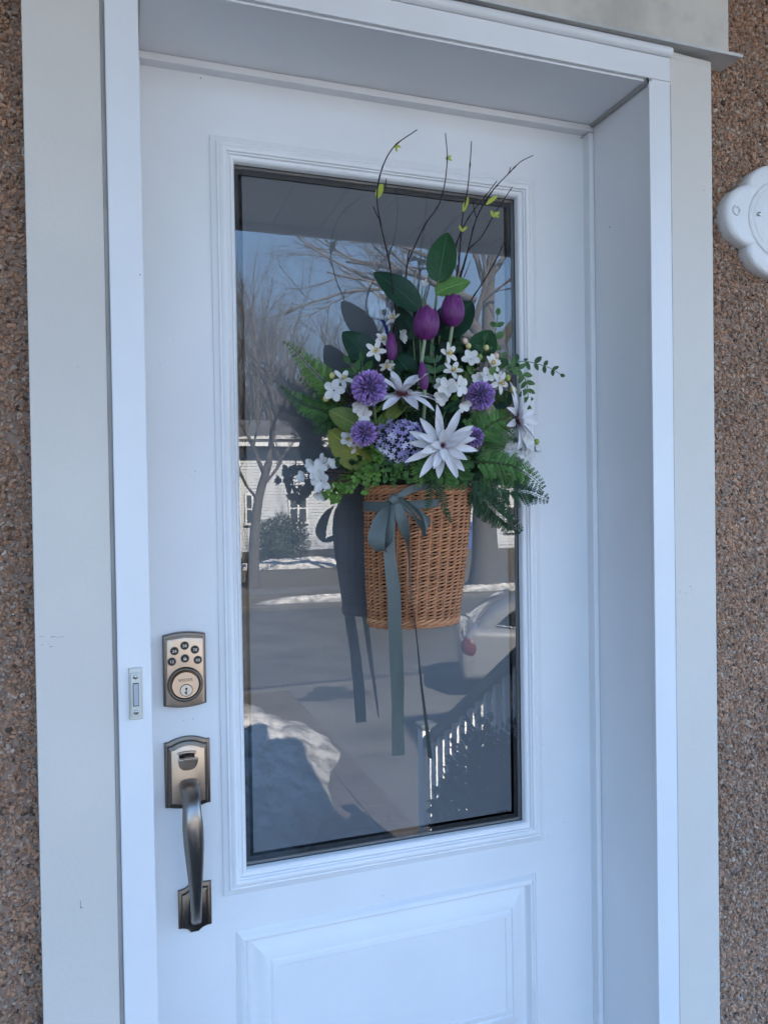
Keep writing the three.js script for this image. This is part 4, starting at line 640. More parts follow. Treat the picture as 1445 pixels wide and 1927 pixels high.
{
  const r = rng(333), BR = new THREE.SphereGeometry(1, 12, 8);
  const spray = (label, root, flowers, buds = [], stemM = M.stemBrown, leafs = 0) => {
    const o = thing('blossom_spray', label, 'blossoms', root, 'sprays of small white blossoms');
    for (const [p, size, face, narrow, closed] of flowers) {
      const f = new THREE.Group(); f.name = 'blossom'; const fc = jit(face ?? FWD, face ? 0.15 : 0.55, r).normalize(); basis(p.clone().sub(root), jit(V(0, 1, 0), 0.5, r), fc).decompose(f.position, f.quaternion, f.scale);
      f.quaternion.setFromRotationMatrix(new THREE.Matrix4().lookAt(fc, V(), jit(V(0, 1, 0), 0.6, r))); f.scale.setScalar(size * 1.03); o.add(f);
      const ph = r() * 6, lift = closed ? 1.0 : rr(0.12, 0.6, r);
      for (let k = 0; k < 5; k++) own(f, 'petal', narrow ? bpN : bp, M.blossom, new THREE.Matrix4().makeRotationZ(ph + k * 1.2566 + rr(-0.12, 0.12, r)).multiply(new THREE.Matrix4().makeRotationX(lift + rr(-0.2, 0.2, r))).multiply(new THREE.Matrix4().makeTranslation(0, 0.0008, 0)));
      if (!closed && (narrow || r() < 0.35)) own(f, 'anthers', anth, M.anther);
      const d = p.clone().sub(root); part(o, 'stem', tube([root, root.clone().lerp(p, 0.6).add(V(rr(-0.006, 0.006, r), 0.004, 0)), p.clone().addScaledVector(fc, -0.001)], [0.0012, 0.0008], 10, 5), stemM);
    }
    for (const [p, k, m] of buds) { const g = BR.clone(); g.scale(k, k * 1.12, k); g.translate(p.x, p.y, p.z); part(o, 'bud', g, m); part(o, 'stem', tube([root, root.clone().lerp(p, 0.6).add(V(0, -0.004, 0)), p], [0.001, 0.0007], 8, 5), stemM); }
    for (let i = 0; i < leafs; i++) { const fl = flowers[i % flowers.length][0], b = root.clone().lerp(fl, rr(0.5, 0.9, r)); const g = blade(rr(0.02, 0.03, r), 0.011, { bend: 0.5, cup: 0.2 }); g.applyMatrix4(basis(b, jit(dirTo(root, fl).normalize(), 0.6, r), jit(FWD, 0.5, r))); part(o, 'leaf', g, M.leafLight); }
  };
  const L = V(-0.9, 0.1, 0.6), X = V(0.6, 0.2, 0.8);
  spray('spray of white blossoms at far lower left, over the glass', z2(470, 690, 0.08), [[z2(312, 655, 0.085), 1.35, L], [z2(285, 690, 0.09), 1.5, V(-0.5, 0.5, 1)], [z2(300, 735, 0.1), 1.5, V(-0.7, -0.3, 0.8)], [z2(303, 780, 0.09), 1.35, V(-0.5, -0.8, 0.6), false, true], [z2(228, 720, 0.08), 1.2, L, false, true], [z2(335, 665, 0.09), 1.2, V(0.4, 0.2, 1), false, true], [z2(262, 660, 0.08), 1.1, L, false, true]], []);
  spray('pair of white blossoms with pale buds, left above the ferns', z2(450, 370, 0.09), [[z2(395, 275, 0.11), 1.35, V(0, 0.5, 1), true], [z2(358, 325, 0.115), 1.45, V(-0.6, -0.1, 1)]], [[z2(350, 257, 0.1), 0.005, M.berry], [z2(322, 361, 0.1), 0.005, M.berry], [z2(338, 300, 0.1), 0.004, M.berry]]);
  spray('starry white blossoms with yellow stamens, left of the slender tulip', z2(560, 290, 0.09), [[z2(545, 148, 0.12), 1.35, V(-0.3, 0.1, 1), true], [z2(577, 95, 0.1), 1.1, V(0.2, 0.3, 1)], [z2(595, 205, 0.12), 1.05, V(0, -0.8, 0.6), true], [z2(662, 85, 0.1), 1.0, X]], []);
  spray('white blossom with a yellow throat just under the clear hook', z1(650, 1080, 0.07), [[z1(632, 915, 0.085), 1.25, V(-0.8, 0.4, 0.5), true], [z1(660, 990, 0.085), 1.0, V(0.5, -0.1, 0.8), false]], []);
  spray('cream blossoms half hidden between the top leaves', z1(760, 860, 0.085), [[z1(765, 760, 0.088), 0.8, V(-0.2, 0.1, 1), true, true], [z1(780, 728, 0.088), 0.75, X, false, true]], [], M.stem);
  spray('white blossoms bunched in the middle, right of the tulip bud', z2(850, 430, 0.10), [[z2(893, 238, 0.135), 1.35, V(0, 0.4, 1), true], [z2(872, 312, 0.15), 1.45, V(-0.4, 0, 1)], [z2(925, 305, 0.15), 1.45, V(0.4, 0, 1)], [z2(842, 355, 0.155), 1.4, V(-0.5, -0.4, 1), false, true], [z2(935, 380, 0.145), 1.4, V(0.3, -0.8, 0.8), false, true], [z2(868, 158, 0.13), 1.5, V(0.4, 0.1, 1), true], [z2(845, 300, 0.13), 1.1, V(-0.5, 0.2, 1)]], [[z2(870, 190, 0.13), 0.004, M.berryGreen]], M.stemBrown, 3);
  spray('white blossoms with pink and yellow buds at upper right', z2(1000, 420, 0.075), [[z2(975, 182, 0.105), 1.35, V(-0.2, 0.3, 1)], [z2(1066, 208, 0.11), 1.5, V(0.3, 0.4, 1)], [z2(1105, 290, 0.115), 1.5, V(0.3, 0, 1), true], [z2(1050, 255, 0.115), 1.15, FWD], [z2(1008, 275, 0.11), 1.15, FWD, false, true], [z2(1090, 262, 0.1), 1.1, X, false, true]], [[z2(950, 100, 0.1), 0.0048, M.berryPink], [z2(966, 123, 0.1), 0.0048, M.berry], [z2(1047, 131, 0.1), 0.0048, M.berry], [z2(1091, 168, 0.1), 0.0052, M.berryPink], [z2(1017, 173, 0.1), 0.0052, M.berryGreen], [z2(1142, 268, 0.1), 0.0056, M.berryGreen], [z2(1168, 322, 0.1), 0.006, M.berry]], M.stemBrown, 4);
  spray('white blossoms at lower right under the side-facing daisy', z2(1060, 620, 0.075), [[z2(1162, 592, 0.11), 1.5, V(-0.5, -0.2, 1)], [z2(1222, 570, 0.11), 1.5, V(0.3, 0.3, 1)], [z2(1228, 622, 0.11), 1.4, V(0.4, -0.6, 1)], [z2(1165, 532, 0.1), 1.2, V(-0.2, 0.5, 1), false, true], [z2(1260, 595, 0.1), 1.2, X, false, true]], [[z2(1275, 557, 0.1), 0.005, M.berryGreen]]);
  spray('white blossoms half hidden below the largest pompom', z2(520, 470, 0.09), [[z2(470, 385, 0.125), 1.4, V(-0.2, -0.5, 1), false, true], [z2(490, 436, 0.125), 1.2, V(0, -0.4, 1)], [z2(425, 540, 0.11), 1.2, V(-0.4, -0.2, 1)], [z2(460, 580, 0.11), 1.0, V(-0.2, -0.6, 1), true]], []);
}
// ferns
{
  const r = rng(808);
  const frond = (label, pts, W, n, tone, bi = true, taper = 1) => {
    const o = thing('fern_frond', label, 'fern', pts[0], 'fern fronds round the basket'), c = new THREE.CatmullRomCurve3(pts, false, 'centripetal'), l = [];
    part(o, 'midrib', tube(pts, [0.0011, 0.0004], 24, 5), M.fernStem);
    for (let i = 1; i <= n; i++) for (const s of [-1, 1]) {
      const t = 0.08 + 0.92 * i / (n + 0.5), p = c.getPointAt(Math.min(t, 1)), tn = c.getTangentAt(Math.min(t, 1)), nrm = jit(FWD, 0.35, r), side = tn.clone().cross(nrm).normalize().multiplyScalar(s), len = W * Math.pow(Math.sin(Math.PI * clamp(0.25 + 0.73 * Math.pow(t, 0.8))), taper) * rr(0.85, 1.12, r), d = side.addScaledVector(tn, 0.55).normalize(), k = rr(0.65, 1.3, r);
      const col = () => [tone[0] * k, tone[1] * k, tone[2] * k];
      if (!bi) { const g = blade(len, Math.max(len * 0.22, 0.0022), { nu: 2, nv: 4, bend: rr(-0.2, 0.6, r), prof: q => Math.pow(Math.sin(Math.PI * (0.2 + 0.78 * q)), 0.6) }); g.applyMatrix4(basis(p, d, nrm)); l.push(paint(g, col)); continue; }
      const m = Math.max(3, Math.round(len / 0.0036)), up = d.clone().cross(nrm).normalize();
      for (let q = 1; q <= m; q++) for (const e of [-1, 1]) { const f = q / m, ll = Math.min(len * 0.32, 0.0072) * (1 - 0.65 * f) + 0.0016, g = blade(ll, ll * 0.5 + 0.0004, { nu: 2, nv: 3, bend: 0.4 }); g.applyMatrix4(basis(p.clone().addScaledVector(d, len * f).addScaledVector(nrm, -0.15 * len * f * f), up.clone().multiplyScalar(e).addScaledVector(d, 0.8), jit(nrm, 0.3, r))); l.push(paint(g, col)); }
      const rb = tube([p, p.clone().addScaledVector(d, len * 0.5), p.clone().addScaledVector(d, len).addScaledVector(nrm, -0.15 * len)], [0.0005, 0.0003], 4, 3); l.push(paint(rb, col));
    }
    stuff(part(o, 'leaflets', mg(l), M.vcol));
  };
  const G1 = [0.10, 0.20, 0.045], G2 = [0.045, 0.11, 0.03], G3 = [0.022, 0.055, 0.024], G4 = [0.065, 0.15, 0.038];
  frond('upper left fern frond arching to a curled tip over the glass', [z2(430, 380, 0.08), z2(330, 300, 0.085), z2(235, 205, 0.085), z2(170, 130, 0.083), z2(126, 101, 0.082)], 0.024, 18, G1, true, 1.1);
  frond('second fern frond at left, below the upper one', [z2(440, 450, 0.07), z2(330, 420, 0.07), z2(220, 385, 0.068), z2(150, 335, 0.066), z2(117, 308, 0.065)], 0.023, 17, G4, true, 1.1);
  frond('short fern frond at left between the two long ones', [z2(450, 420, 0.075), z2(370, 375, 0.075), z2(280, 320, 0.072), z2(200, 270, 0.07)], 0.020, 12, G2);
  frond('fern frond at left hanging toward the olive leaf', [z2(440, 420, 0.075), z2(370, 440, 0.075), z2(300, 480, 0.075), z2(275, 520, 0.074)], 0.026, 11, G2);
  frond('bright fern frond beside the right pompom', [z2(980, 600, 0.11), z2(1020, 520, 0.135), z2(1080, 470, 0.135), z2(1160, 440, 0.13)], 0.034, 13, G4);
  frond('upright small fern between the centre daisy and right pompom', [z2(960, 560, 0.11), z2(985, 480, 0.12), z2(1000, 410, 0.12)], 0.018, 12, G4, false);
  frond('fern frond spreading right under the side-facing daisy', [z2(1000, 620, 0.12), z2(1060, 545, 0.135), z2(1130, 520, 0.13), z2(1180, 545, 0.125)], 0.03, 12, G2);
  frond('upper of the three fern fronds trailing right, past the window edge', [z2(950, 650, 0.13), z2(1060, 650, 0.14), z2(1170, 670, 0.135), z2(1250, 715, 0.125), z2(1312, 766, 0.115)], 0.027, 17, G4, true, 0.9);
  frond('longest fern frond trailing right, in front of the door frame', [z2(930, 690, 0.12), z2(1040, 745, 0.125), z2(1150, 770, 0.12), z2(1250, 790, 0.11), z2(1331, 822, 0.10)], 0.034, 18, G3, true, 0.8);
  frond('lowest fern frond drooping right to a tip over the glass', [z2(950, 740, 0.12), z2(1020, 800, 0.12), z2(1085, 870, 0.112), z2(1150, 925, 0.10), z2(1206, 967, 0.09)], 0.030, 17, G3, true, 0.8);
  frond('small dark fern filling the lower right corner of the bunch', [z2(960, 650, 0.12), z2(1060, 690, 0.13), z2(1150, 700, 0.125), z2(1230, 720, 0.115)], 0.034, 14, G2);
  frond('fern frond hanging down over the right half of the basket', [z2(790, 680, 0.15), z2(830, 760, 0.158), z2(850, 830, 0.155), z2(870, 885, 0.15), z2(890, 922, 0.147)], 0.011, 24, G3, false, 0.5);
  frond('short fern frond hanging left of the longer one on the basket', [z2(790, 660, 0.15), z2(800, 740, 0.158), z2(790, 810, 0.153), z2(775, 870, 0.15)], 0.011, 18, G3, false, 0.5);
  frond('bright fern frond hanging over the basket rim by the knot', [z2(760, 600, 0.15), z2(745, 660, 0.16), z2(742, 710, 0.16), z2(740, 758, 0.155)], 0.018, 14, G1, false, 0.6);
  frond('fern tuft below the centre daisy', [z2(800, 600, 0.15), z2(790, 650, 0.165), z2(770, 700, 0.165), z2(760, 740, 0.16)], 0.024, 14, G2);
  frond('fern tuft right of centre over the rim', [z2(870, 610, 0.15), z2(900, 660, 0.16), z2(920, 720, 0.158), z2(950, 770, 0.15)], 0.028, 18, G2);
  frond('low fern tuft left of the hanging fronds', [z2(830, 620, 0.15), z2(850, 680, 0.162), z2(855, 730, 0.16), z2(840, 780, 0.155)], 0.024, 16, G4);
  frond('small feathery fern tip right of the rounded dark leaf', [z2(1090, 240, 0.07), z2(1110, 190, 0.07), z2(1140, 148, 0.068)], 0.016, 12, G4, false);
  frond('small dark fern upright between the tulip and the pink bud', [z1(900, 1080, 0.08), z1(925, 1030, 0.085), z1(935, 985, 0.085)], 0.014, 12, G3, false);
  // paired-leaf sprays at the right
  const paired = (label, pts, n, L, W, m) => {
    const o = thing('leafy_spray', label, 'leaf spray', pts[0]), c = new THREE.CatmullRomCurve3(pts, false, 'centripetal'); part(o, 'stem', tube(pts, [0.0013, 0.0006], 20, 5), M.stem);
    for (let i = 1; i <= n; i++) for (const s of i === n ? [0] : [-1, 1]) { const t = i / n, p = c.getPointAt(t), tn = c.getTangentAt(t), nn = jit(FWD, 0.4, r), sd = tn.clone().cross(nn).normalize().multiplyScalar(s), l = L * rr(0.8, 1.15, r) * (1 - 0.3 * t * t); const g = blade(l, l * W, { nu: 4, nv: 8, bend: rr(0, 0.7, r), cup: 0.2 }); g.applyMatrix4(basis(p, sd.addScaledVector(tn, s ? 0.7 : 1), nn)); part(o, 'leaf', g, m); }
  };
  const e1 = leafM([0.05, 0.11, 0.05], 0.5), e2 = leafM([0.085, 0.17, 0.06], 0.5);
  paired('long leafy spray reaching right over the door frame', [z2(1060, 290, 0.08), z2(1140, 215, 0.085), z2(1210, 192, 0.085), z2(1280, 205, 0.08), z2(1340, 225, 0.075), z2(1381, 250, 0.07)], 8, 0.02, 0.5, e1);
  paired('leafy spray drooping at right beside the window edge', [z2(1130, 240, 0.085), z2(1190, 225, 0.085), z2(1225, 280, 0.085), z2(1235, 340, 0.083), z2(1240, 390, 0.08)], 7, 0.021, 0.5, e2);
  paired('pale round-leaved sprig upright at right, above the rounded dark leaf', [z1(1050, 1150, 0.065), z1(1080, 1050, 0.067), z1(1090, 970, 0.067), z1(1098, 900, 0.066)], 5, 0.022, 0.62, e2);
  paired('small leafy sprig in front of the rounded dark leaf', [z1(1000, 1150, 0.08), z1(1020, 1090, 0.085), z1(1040, 1020, 0.085)], 3, 0.026, 0.55, e1);
  paired('leafy sprig right of the middle blossoms', [z2(800, 330, 0.11), z2(815, 240, 0.13), z2(806, 150, 0.13)], 4, 0.026, 0.45, e1);
  paired('leafy sprig left under the starry blossoms', [z2(500, 330, 0.08), z2(460, 250, 0.1), z2(430, 205, 0.1)], 4, 0.026, 0.5, leafM([0.04, 0.10, 0.03]));
  paired('leafy sprig above the left olive leaf', [z2(520, 320, 0.08), z2(490, 240, 0.1), z2(485, 195, 0.1)], 3, 0.028, 0.5, leafM([0.04, 0.10, 0.03]));
  paired('yellow-green blades beside the left pompom', [z2(560, 560, 0.1), z2(545, 450, 0.12), z2(535, 380, 0.12)], 4, 0.032, 0.22, leafM([0.09, 0.16, 0.03]));
  // boxwood-like sprigs along the basket rim
  const box_ = (label, root, tips, tone, L) => {
    const o = thing('boxwood_sprig', label, 'sprig', root, 'small-leaved green sprigs over the rim'), l = [];
    for (const tip of tips) { const pts = [root, root.clone().lerp(tip, 0.5).add(V(rr(-0.004, 0.004, r), 0.004, 0.006)), tip], c = new THREE.CatmullRomCurve3(pts); part(o, 'stem', tube(pts, [0.001, 0.0006], 10, 4), M.stem); const n = Math.max(4, Math.round(c.getLength() / 0.0075));
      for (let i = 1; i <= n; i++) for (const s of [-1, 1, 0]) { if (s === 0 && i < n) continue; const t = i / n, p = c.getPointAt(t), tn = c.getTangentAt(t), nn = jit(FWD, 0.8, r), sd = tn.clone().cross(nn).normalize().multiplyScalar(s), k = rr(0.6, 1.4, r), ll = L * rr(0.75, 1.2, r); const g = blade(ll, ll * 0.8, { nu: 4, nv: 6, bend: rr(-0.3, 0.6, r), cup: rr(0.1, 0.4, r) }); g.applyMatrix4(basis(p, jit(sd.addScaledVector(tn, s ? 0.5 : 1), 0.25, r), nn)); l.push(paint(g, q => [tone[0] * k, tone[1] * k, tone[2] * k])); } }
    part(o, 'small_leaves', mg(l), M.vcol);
  };
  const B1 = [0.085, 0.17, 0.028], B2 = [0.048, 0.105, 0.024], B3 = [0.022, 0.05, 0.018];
  box_('bright small-leaved sprig hanging at far lower left by the white blossoms', z2(450, 700, 0.10), [z2(330, 800, 0.105), z2(365, 815, 0.11), z2(395, 770, 0.115)], B1, 0.0125);
  box_('bright small-leaved sprig over the left end of the rim', z2(530, 650, 0.12), [z2(430, 770, 0.135), z2(500, 780, 0.14), z2(455, 720, 0.14), z2(550, 740, 0.145)], B1, 0.0098);
  box_('small-leaved sprig over the rim left of the knot', z2(600, 620, 0.12), [z2(590, 720, 0.152), z2(630, 745, 0.155), z2(560, 670, 0.15), z2(660, 710, 0.157)], B2, 0.0098);
  box_('small-leaved sprig over the rim right of the knot', z2(700, 620, 0.12), [z2(690, 730, 0.158), z2(740, 700, 0.16), z2(650, 670, 0.158), z2(720, 660, 0.16)], B2, 0.0098);
  box_('bright small-leaved sprig under the lower left pompom', z2(500, 600, 0.11), [z2(540, 590, 0.145), z2(560, 640, 0.148), z2(510, 570, 0.145), z2(590, 600, 0.148)], B1, 0.0095);
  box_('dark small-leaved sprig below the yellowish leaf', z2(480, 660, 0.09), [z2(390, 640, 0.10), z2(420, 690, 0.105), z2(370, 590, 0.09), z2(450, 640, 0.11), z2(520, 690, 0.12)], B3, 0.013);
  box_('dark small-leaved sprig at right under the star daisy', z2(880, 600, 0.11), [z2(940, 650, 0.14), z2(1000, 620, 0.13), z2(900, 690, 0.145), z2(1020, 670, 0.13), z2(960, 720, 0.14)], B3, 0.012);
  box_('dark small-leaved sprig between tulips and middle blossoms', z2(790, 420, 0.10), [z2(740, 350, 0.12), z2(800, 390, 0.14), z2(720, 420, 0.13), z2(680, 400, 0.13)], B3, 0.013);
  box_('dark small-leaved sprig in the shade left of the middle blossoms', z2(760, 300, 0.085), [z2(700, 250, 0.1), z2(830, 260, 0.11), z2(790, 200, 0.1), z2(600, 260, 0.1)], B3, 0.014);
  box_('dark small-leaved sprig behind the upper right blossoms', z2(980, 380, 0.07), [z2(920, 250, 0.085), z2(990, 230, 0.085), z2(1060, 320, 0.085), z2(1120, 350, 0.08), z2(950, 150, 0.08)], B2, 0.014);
  // brown bare stems at lower left
  const o = thing('brown_stems', 'reddish brown bare stems at lower left above the rim', 'stems', z2(500, 700, 0.1)); for (const [x, y] of [[330, 740], [345, 715], [380, 745], [400, 690], [350, 690]]) part(o, 'stem', tube([z2(500, 700 + rr(-15, 15, r), 0.1), z2(430, lerp(y, 710, 0.4), 0.115), z2(x, y, 0.11)], [0.0014, 0.0009], 10, 5), M.stemBrown);
}
// ---------------------------------------------------------------- the street behind the photographer, seen in the glass
const GR = -1.6, GF = -1.48;
{
  setting('lawn', box(-60, 1.9, G0 - 0.4, G0 - 0.004, -30, 10), M.lawn);
  setting('driveway', box(1.902, 6.2, G0 - 0.4, G0, -14, 10), M.concrete);
  setting('ground', box(6.202, 80, G0 - 0.4, G0 - 0.004, -30, 10), M.lawn);
  setting('road', box(-90, 120, GR - 0.3, GR, 10.2, 19.2), M.asphalt);
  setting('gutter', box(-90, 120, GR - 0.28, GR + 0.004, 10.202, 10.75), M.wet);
  setting('kerb', box(-90, 120, GR - 0.3, G0 + 0.006, 10.001, 10.199, 0.02), M.kerb);
  setting('kerb', box(-90, 120, GR - 0.3, GF + 0.004, 19.202, 19.4, 0.02), M.kerb);
  setting('verge', box(-90, 120, GF - 0.3, GF - 0.004, 19.402, 21.9), M.lawn);
  setting('pavement', box(-90, 120, GF - 0.3, GF + 0.002, 21.902, 23.4), M.concrete);
  setting('terrain', box(-300, 350, GF - 0.4, GF - 0.006, 23.402, 300), M.lawn);
  // irregular dark patch on the drive, drain
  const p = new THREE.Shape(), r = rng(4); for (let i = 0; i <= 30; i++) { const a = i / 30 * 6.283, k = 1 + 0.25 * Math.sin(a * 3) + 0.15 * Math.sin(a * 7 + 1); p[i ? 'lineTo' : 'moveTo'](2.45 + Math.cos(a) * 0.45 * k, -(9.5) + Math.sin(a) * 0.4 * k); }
  const pg = new THREE.ShapeGeometry(p); pg.rotateX(-Math.PI / 2); pg.translate(0, G0 + 0.004, 0); setting('dark_patch', muv(pg), M.wet);
  const d = thing('drain_grate', 'iron drain grate in the near gutter', 'drain', V(1.85, GR, 10.45)); for (let i = 0; i < 9; i++) part(d, 'bar', box(1.5 + i * 0.09, 1.54 + i * 0.09, GR + 0.004, GR + 0.03, 10.25, 10.65), M.iron);
  // paver walk beside the driveway
  const w = setting('brick_path', box(0.98, 1.898, G0 - 0.1, G0 + 0.004, 2.2, 8.4), M.wet); w.name = 'brick_path';
  for (let j = 0; j < 14; j++) for (let i = 0; i < 3; i++) { const o = (j % 2) * 0.15, x0 = 0.985 + i * 0.304, z0 = 2.25 + j * 0.44; const m = new THREE.Mesh(box(x0, x0 + 0.297, G0 + 0.005, G0 + 0.018 + 0.008 * r(), z0, z0 + 0.43, 0.004), M.paver); m.name = 'paver'; m.castShadow = m.receiveShadow = true; w.add(m); }
}
function mound(name, label, cx, cz, rx, rz, h, y, seed, dirty = 0.5) {
  const r = rng(seed), n = 120, m = 46, pos = [], col = [], idx = [], o = r() * 10;
  for (let j = 0; j <= m; j++) for (let i = 0; i <= n; i++) {
    const a = i / n * 6.2832, t = j / m, e = 1 + 0.28 * (fbm(0.5 + 0.4 * Math.cos(a), 0.5 + 0.4 * Math.sin(a), 6, 3, seed % 20) - 0.5) * 2, x = cx + Math.cos(a) * rx * t * e, z = cz + Math.sin(a) * rz * t * e;
    const nz = fbm(x * 0.3 + o, z * 0.3, 16, 6, 3) * 0.75 + 0.25 * fbm(x * 0.5, z * 0.5, 32, 3, 8), hh = h * Math.pow(1 - t * t, 0.7) * (0.45 + 1.1 * nz); pos.push(x, y + hh - (t === 1 ? 0.05 : 0), z);
    const k = lerp(1, 0.35, dirty * sst(0.45, 1, t + (nz - 0.5) * 1.2)); col.push(k, k * 0.97, k * 0.93);
  }
  for (let j = 0; j < m; j++) for (let i = 0; i < n; i++) { const a = j * (n + 1) + i, b = a + n + 1; idx.push(a, a + 1, b, b, a + 1, b + 1); }
  const g = new THREE.BufferGeometry(); g.setAttribute('position', new THREE.Float32BufferAttribute(pos, 3)); g.setAttribute('color', new THREE.Float32BufferAttribute(col, 3)); g.setIndex(idx); g.computeVertexNormals();
  const uv = new Float32Array(g.attributes.position.count * 2); for (let i = 0; i < uv.length / 2; i++) { uv[i * 2] = pos[i * 3]; uv[i * 2 + 1] = pos[i * 3 + 2]; } g.setAttribute('uv', new THREE.BufferAttribute(uv, 2));
  const s = new THREE.Mesh(g, M.snow); s.name = numbered(name); s.castShadow = s.receiveShadow = true; scene.add(s); return tag(s, label, 'snow');
}
mound('snow_bank', 'melting snow bank on the near lawn beside the path, half in shade', 0.30, 7.1, 1.45, 2.7, 0.34, G0 - 0.01, 3, 0.85);
mound('snow_bank', 'long snow patch on the far lawn before the dark round bush', 7.3, 31.2, 3.6, 1.0, 0.35, GF - 0.01, 14, 0.3);
mound('snow_patch', 'thin snow patch at the foot of the big right-hand tree', 10.6, 20.2, 1.7, 0.5, 0.16, GF - 0.01, 25, 0.7);
mound('snow_patch', 'dirty snow ridge along the far kerb at left', 5.2, 19.9, 2.0, 0.55, 0.14, GF - 0.01, 36, 0.9);
mound('snow_patch', 'dirty snow ridge along the far kerb in front of the blue door', 13.4, 20.0, 1.7, 0.4, 0.13, GF - 0.01, 47, 0.9);

// a leafless tree: trunk, limbs and fine twigs
function treeGeo(seed, trunk, { r0, limbs, depth = 4, len = 3.2, up = 0.25, spread = 0.75, twigs = 5, shrink = 0.66, thin = 0.5 }) {
  const r = rng(seed), T0 = [], B = [];
  T0.push(tube(trunk, t => lerp(r0, r0 * 0.62, t) * (1 + 0.55 * Math.pow(1 - t, 14)), 24, 12));
  const grow = (p, d, L, rad, k) => {
    const pts = [p]; let q = p.clone(), dd = d.clone(); const n = k > 2 ? 5 : 3;
    for (let i = 0; i < n; i++) { dd = dd.add(V(rr(-1, 1, r), rr(-1, 1, r), rr(-1, 1, r)).multiplyScalar(0.24)).add(V(0, up * 0.25, 0)).normalize(); q = q.clone().addScaledVector(dd, L / n); pts.push(q); }
    (k >= depth - 0 ? T0 : B).push(tube(pts, [rad, rad * 0.42], k > 2 ? 7 : 3, k > 3 ? 8 : k > 1 ? 5 : 3));
    if (k <= 0) return;
    const c = new THREE.CatmullRomCurve3(pts), m = twigs + (r() < 0.5 ? 1 : 0);
    for (let i = 0; i < m; i++) { const t = lerp(0.25, 1, (i + r() * 0.7) / m), s = c.getPoint(Math.min(1, t)), tn = c.getTangent(Math.min(1, t)), ax = V(rr(-1, 1, r), rr(-1, 1, r), rr(-1, 1, r)).normalize(); grow(s, tn.applyAxisAngle(ax, spread * rr(0.5, 1.25, r)).normalize(), L * shrink * rr(0.7, 1.2, r), rad * lerp(0.8, 0.45, t) * thin * 1.35, k - 1); }
  };
  for (const [p, d, L, rad] of limbs) grow(p, d.normalize(), L, rad, depth);
  return [mg(T0), mg(B)];
}
function tree(label, base, geos) { const o = thing('bare_tree', label, 'tree', base); part(o, 'trunk', geos[0], M.bark); part(o, 'branches', geos[1], M.twigs); return o; }
{
  const b = V(10.5, GF - 0.05, 20.7), f = V(10.75, 6.0, 20.7);
  tree('big leafless tree with a forked trunk on the verge, right', b, treeGeo(11, [b, V(10.5, 1, 20.7), V(10.6, 3.5, 20.7), f], { r0: 0.42, limbs: [[f.clone().add(V(0, -0.4, 0)), V(-0.45, 1, 0.1), 4.6, 0.23], [f.clone().add(V(0, -0.2, 0)), V(0.15, 1, 0.1), 5.2, 0.24], [f.clone().add(V(0, -0.3, 0)), V(0.75, 0.9, -0.1), 4.6, 0.2], [V(10.5, 6.2, 20.7), V(-1, 0.42, -0.05), 4.8, 0.14], [V(10.3, 7.5, 20.7), V(-1, 0.2, 0.3), 4.6, 0.11], [V(10.6, 5.2, 20.7), V(-1, 0.35, 0.5), 4.2, 0.10]], depth: 4, twigs: 4, up: 0.12, shrink: 0.64, spread: 0.7 }));
}
{
  const b = V(3.75, GF - 0.05, 24.1), f = V(4.35, 2.6, 24.1);
  tree('slim leafless tree leaning right in front of the white house', b, treeGeo(23, [b, V(3.85, 0.2, 24.1), V(4.0, 1.4, 24.1), f], { r0: 0.2, limbs: [[f, V(0.35, 1, 0), 3.4, 0.11], [V(4.2, 2.2, 24.1), V(-0.4, 1, 0.1), 3.2, 0.08], [V(4.1, 1.8, 24.1), V(0.9, 0.6, 0.2), 2.4, 0.06], [V(4.0, 1.4, 24.1), V(-0.8, 0.7, -0.2), 2, 0.05]], depth: 3, twigs: 4, up: 0.3 }));
}
{
  const b = V(7.2, GF - 0.05, 45), f = V(7.3, 3.4, 45);
  tree('tall fine-twigged leafless tree rising behind the white house', b, treeGeo(37, [b, V(7.2, 1, 45), V(7.3, 2.4, 45), f], { r0: 0.26, limbs: [[f, V(0.05, 1, 0), 7.6, 0.17], [f, V(-0.4, 1, 0.1), 6.6, 0.13], [f, V(0.5, 1, -0.1), 6.6, 0.13]], depth: 4, twigs: 5, up: 0.45, spread: 0.6, len: 4 }));
}
{ // the wood behind the houses: one mass
  const a = treeGeo(51, [V(0, 0, 0), V(0.1, 2, 0), V(0, 4, 0)], { r0: 0.3, limbs: [[V(0, 3.6, 0), V(0.1, 1, 0), 5, 0.2], [V(0, 3, 0), V(-0.6, 1, 0.2), 4.6, 0.15], [V(0, 3, 0), V(0.6, 1, -0.2), 4.6, 0.15], [V(0, 2, 0), V(0.2, 1, 0.7), 4, 0.12]], depth: 3, twigs: 6, up: 0.4, spread: 0.7 });
  const g = mg(a), N = 46, im = new THREE.InstancedMesh(g, M.twigs, N), r = rng(3), m = new THREE.Matrix4(), q = new THREE.Quaternion();
  for (let i = 0; i < N; i++) { const z = rr(56, 82, r), x = rr(-2, 60, r); const s = rr(0.85, 1.45, r) * (x < 20 ? 1.1 : 0.95); q.setFromEuler(new THREE.Euler(0, r() * 6.3, 0)); m.compose(V(x, GF, z), q, V(s, s * rr(0.95, 1.2, r), s)); im.setMatrixAt(i, m); }
  im.name = 'far_wood'; tag(im, 'far grey bare wood rising behind the white house', 'wood'); stuff(im); scene.add(im);
}
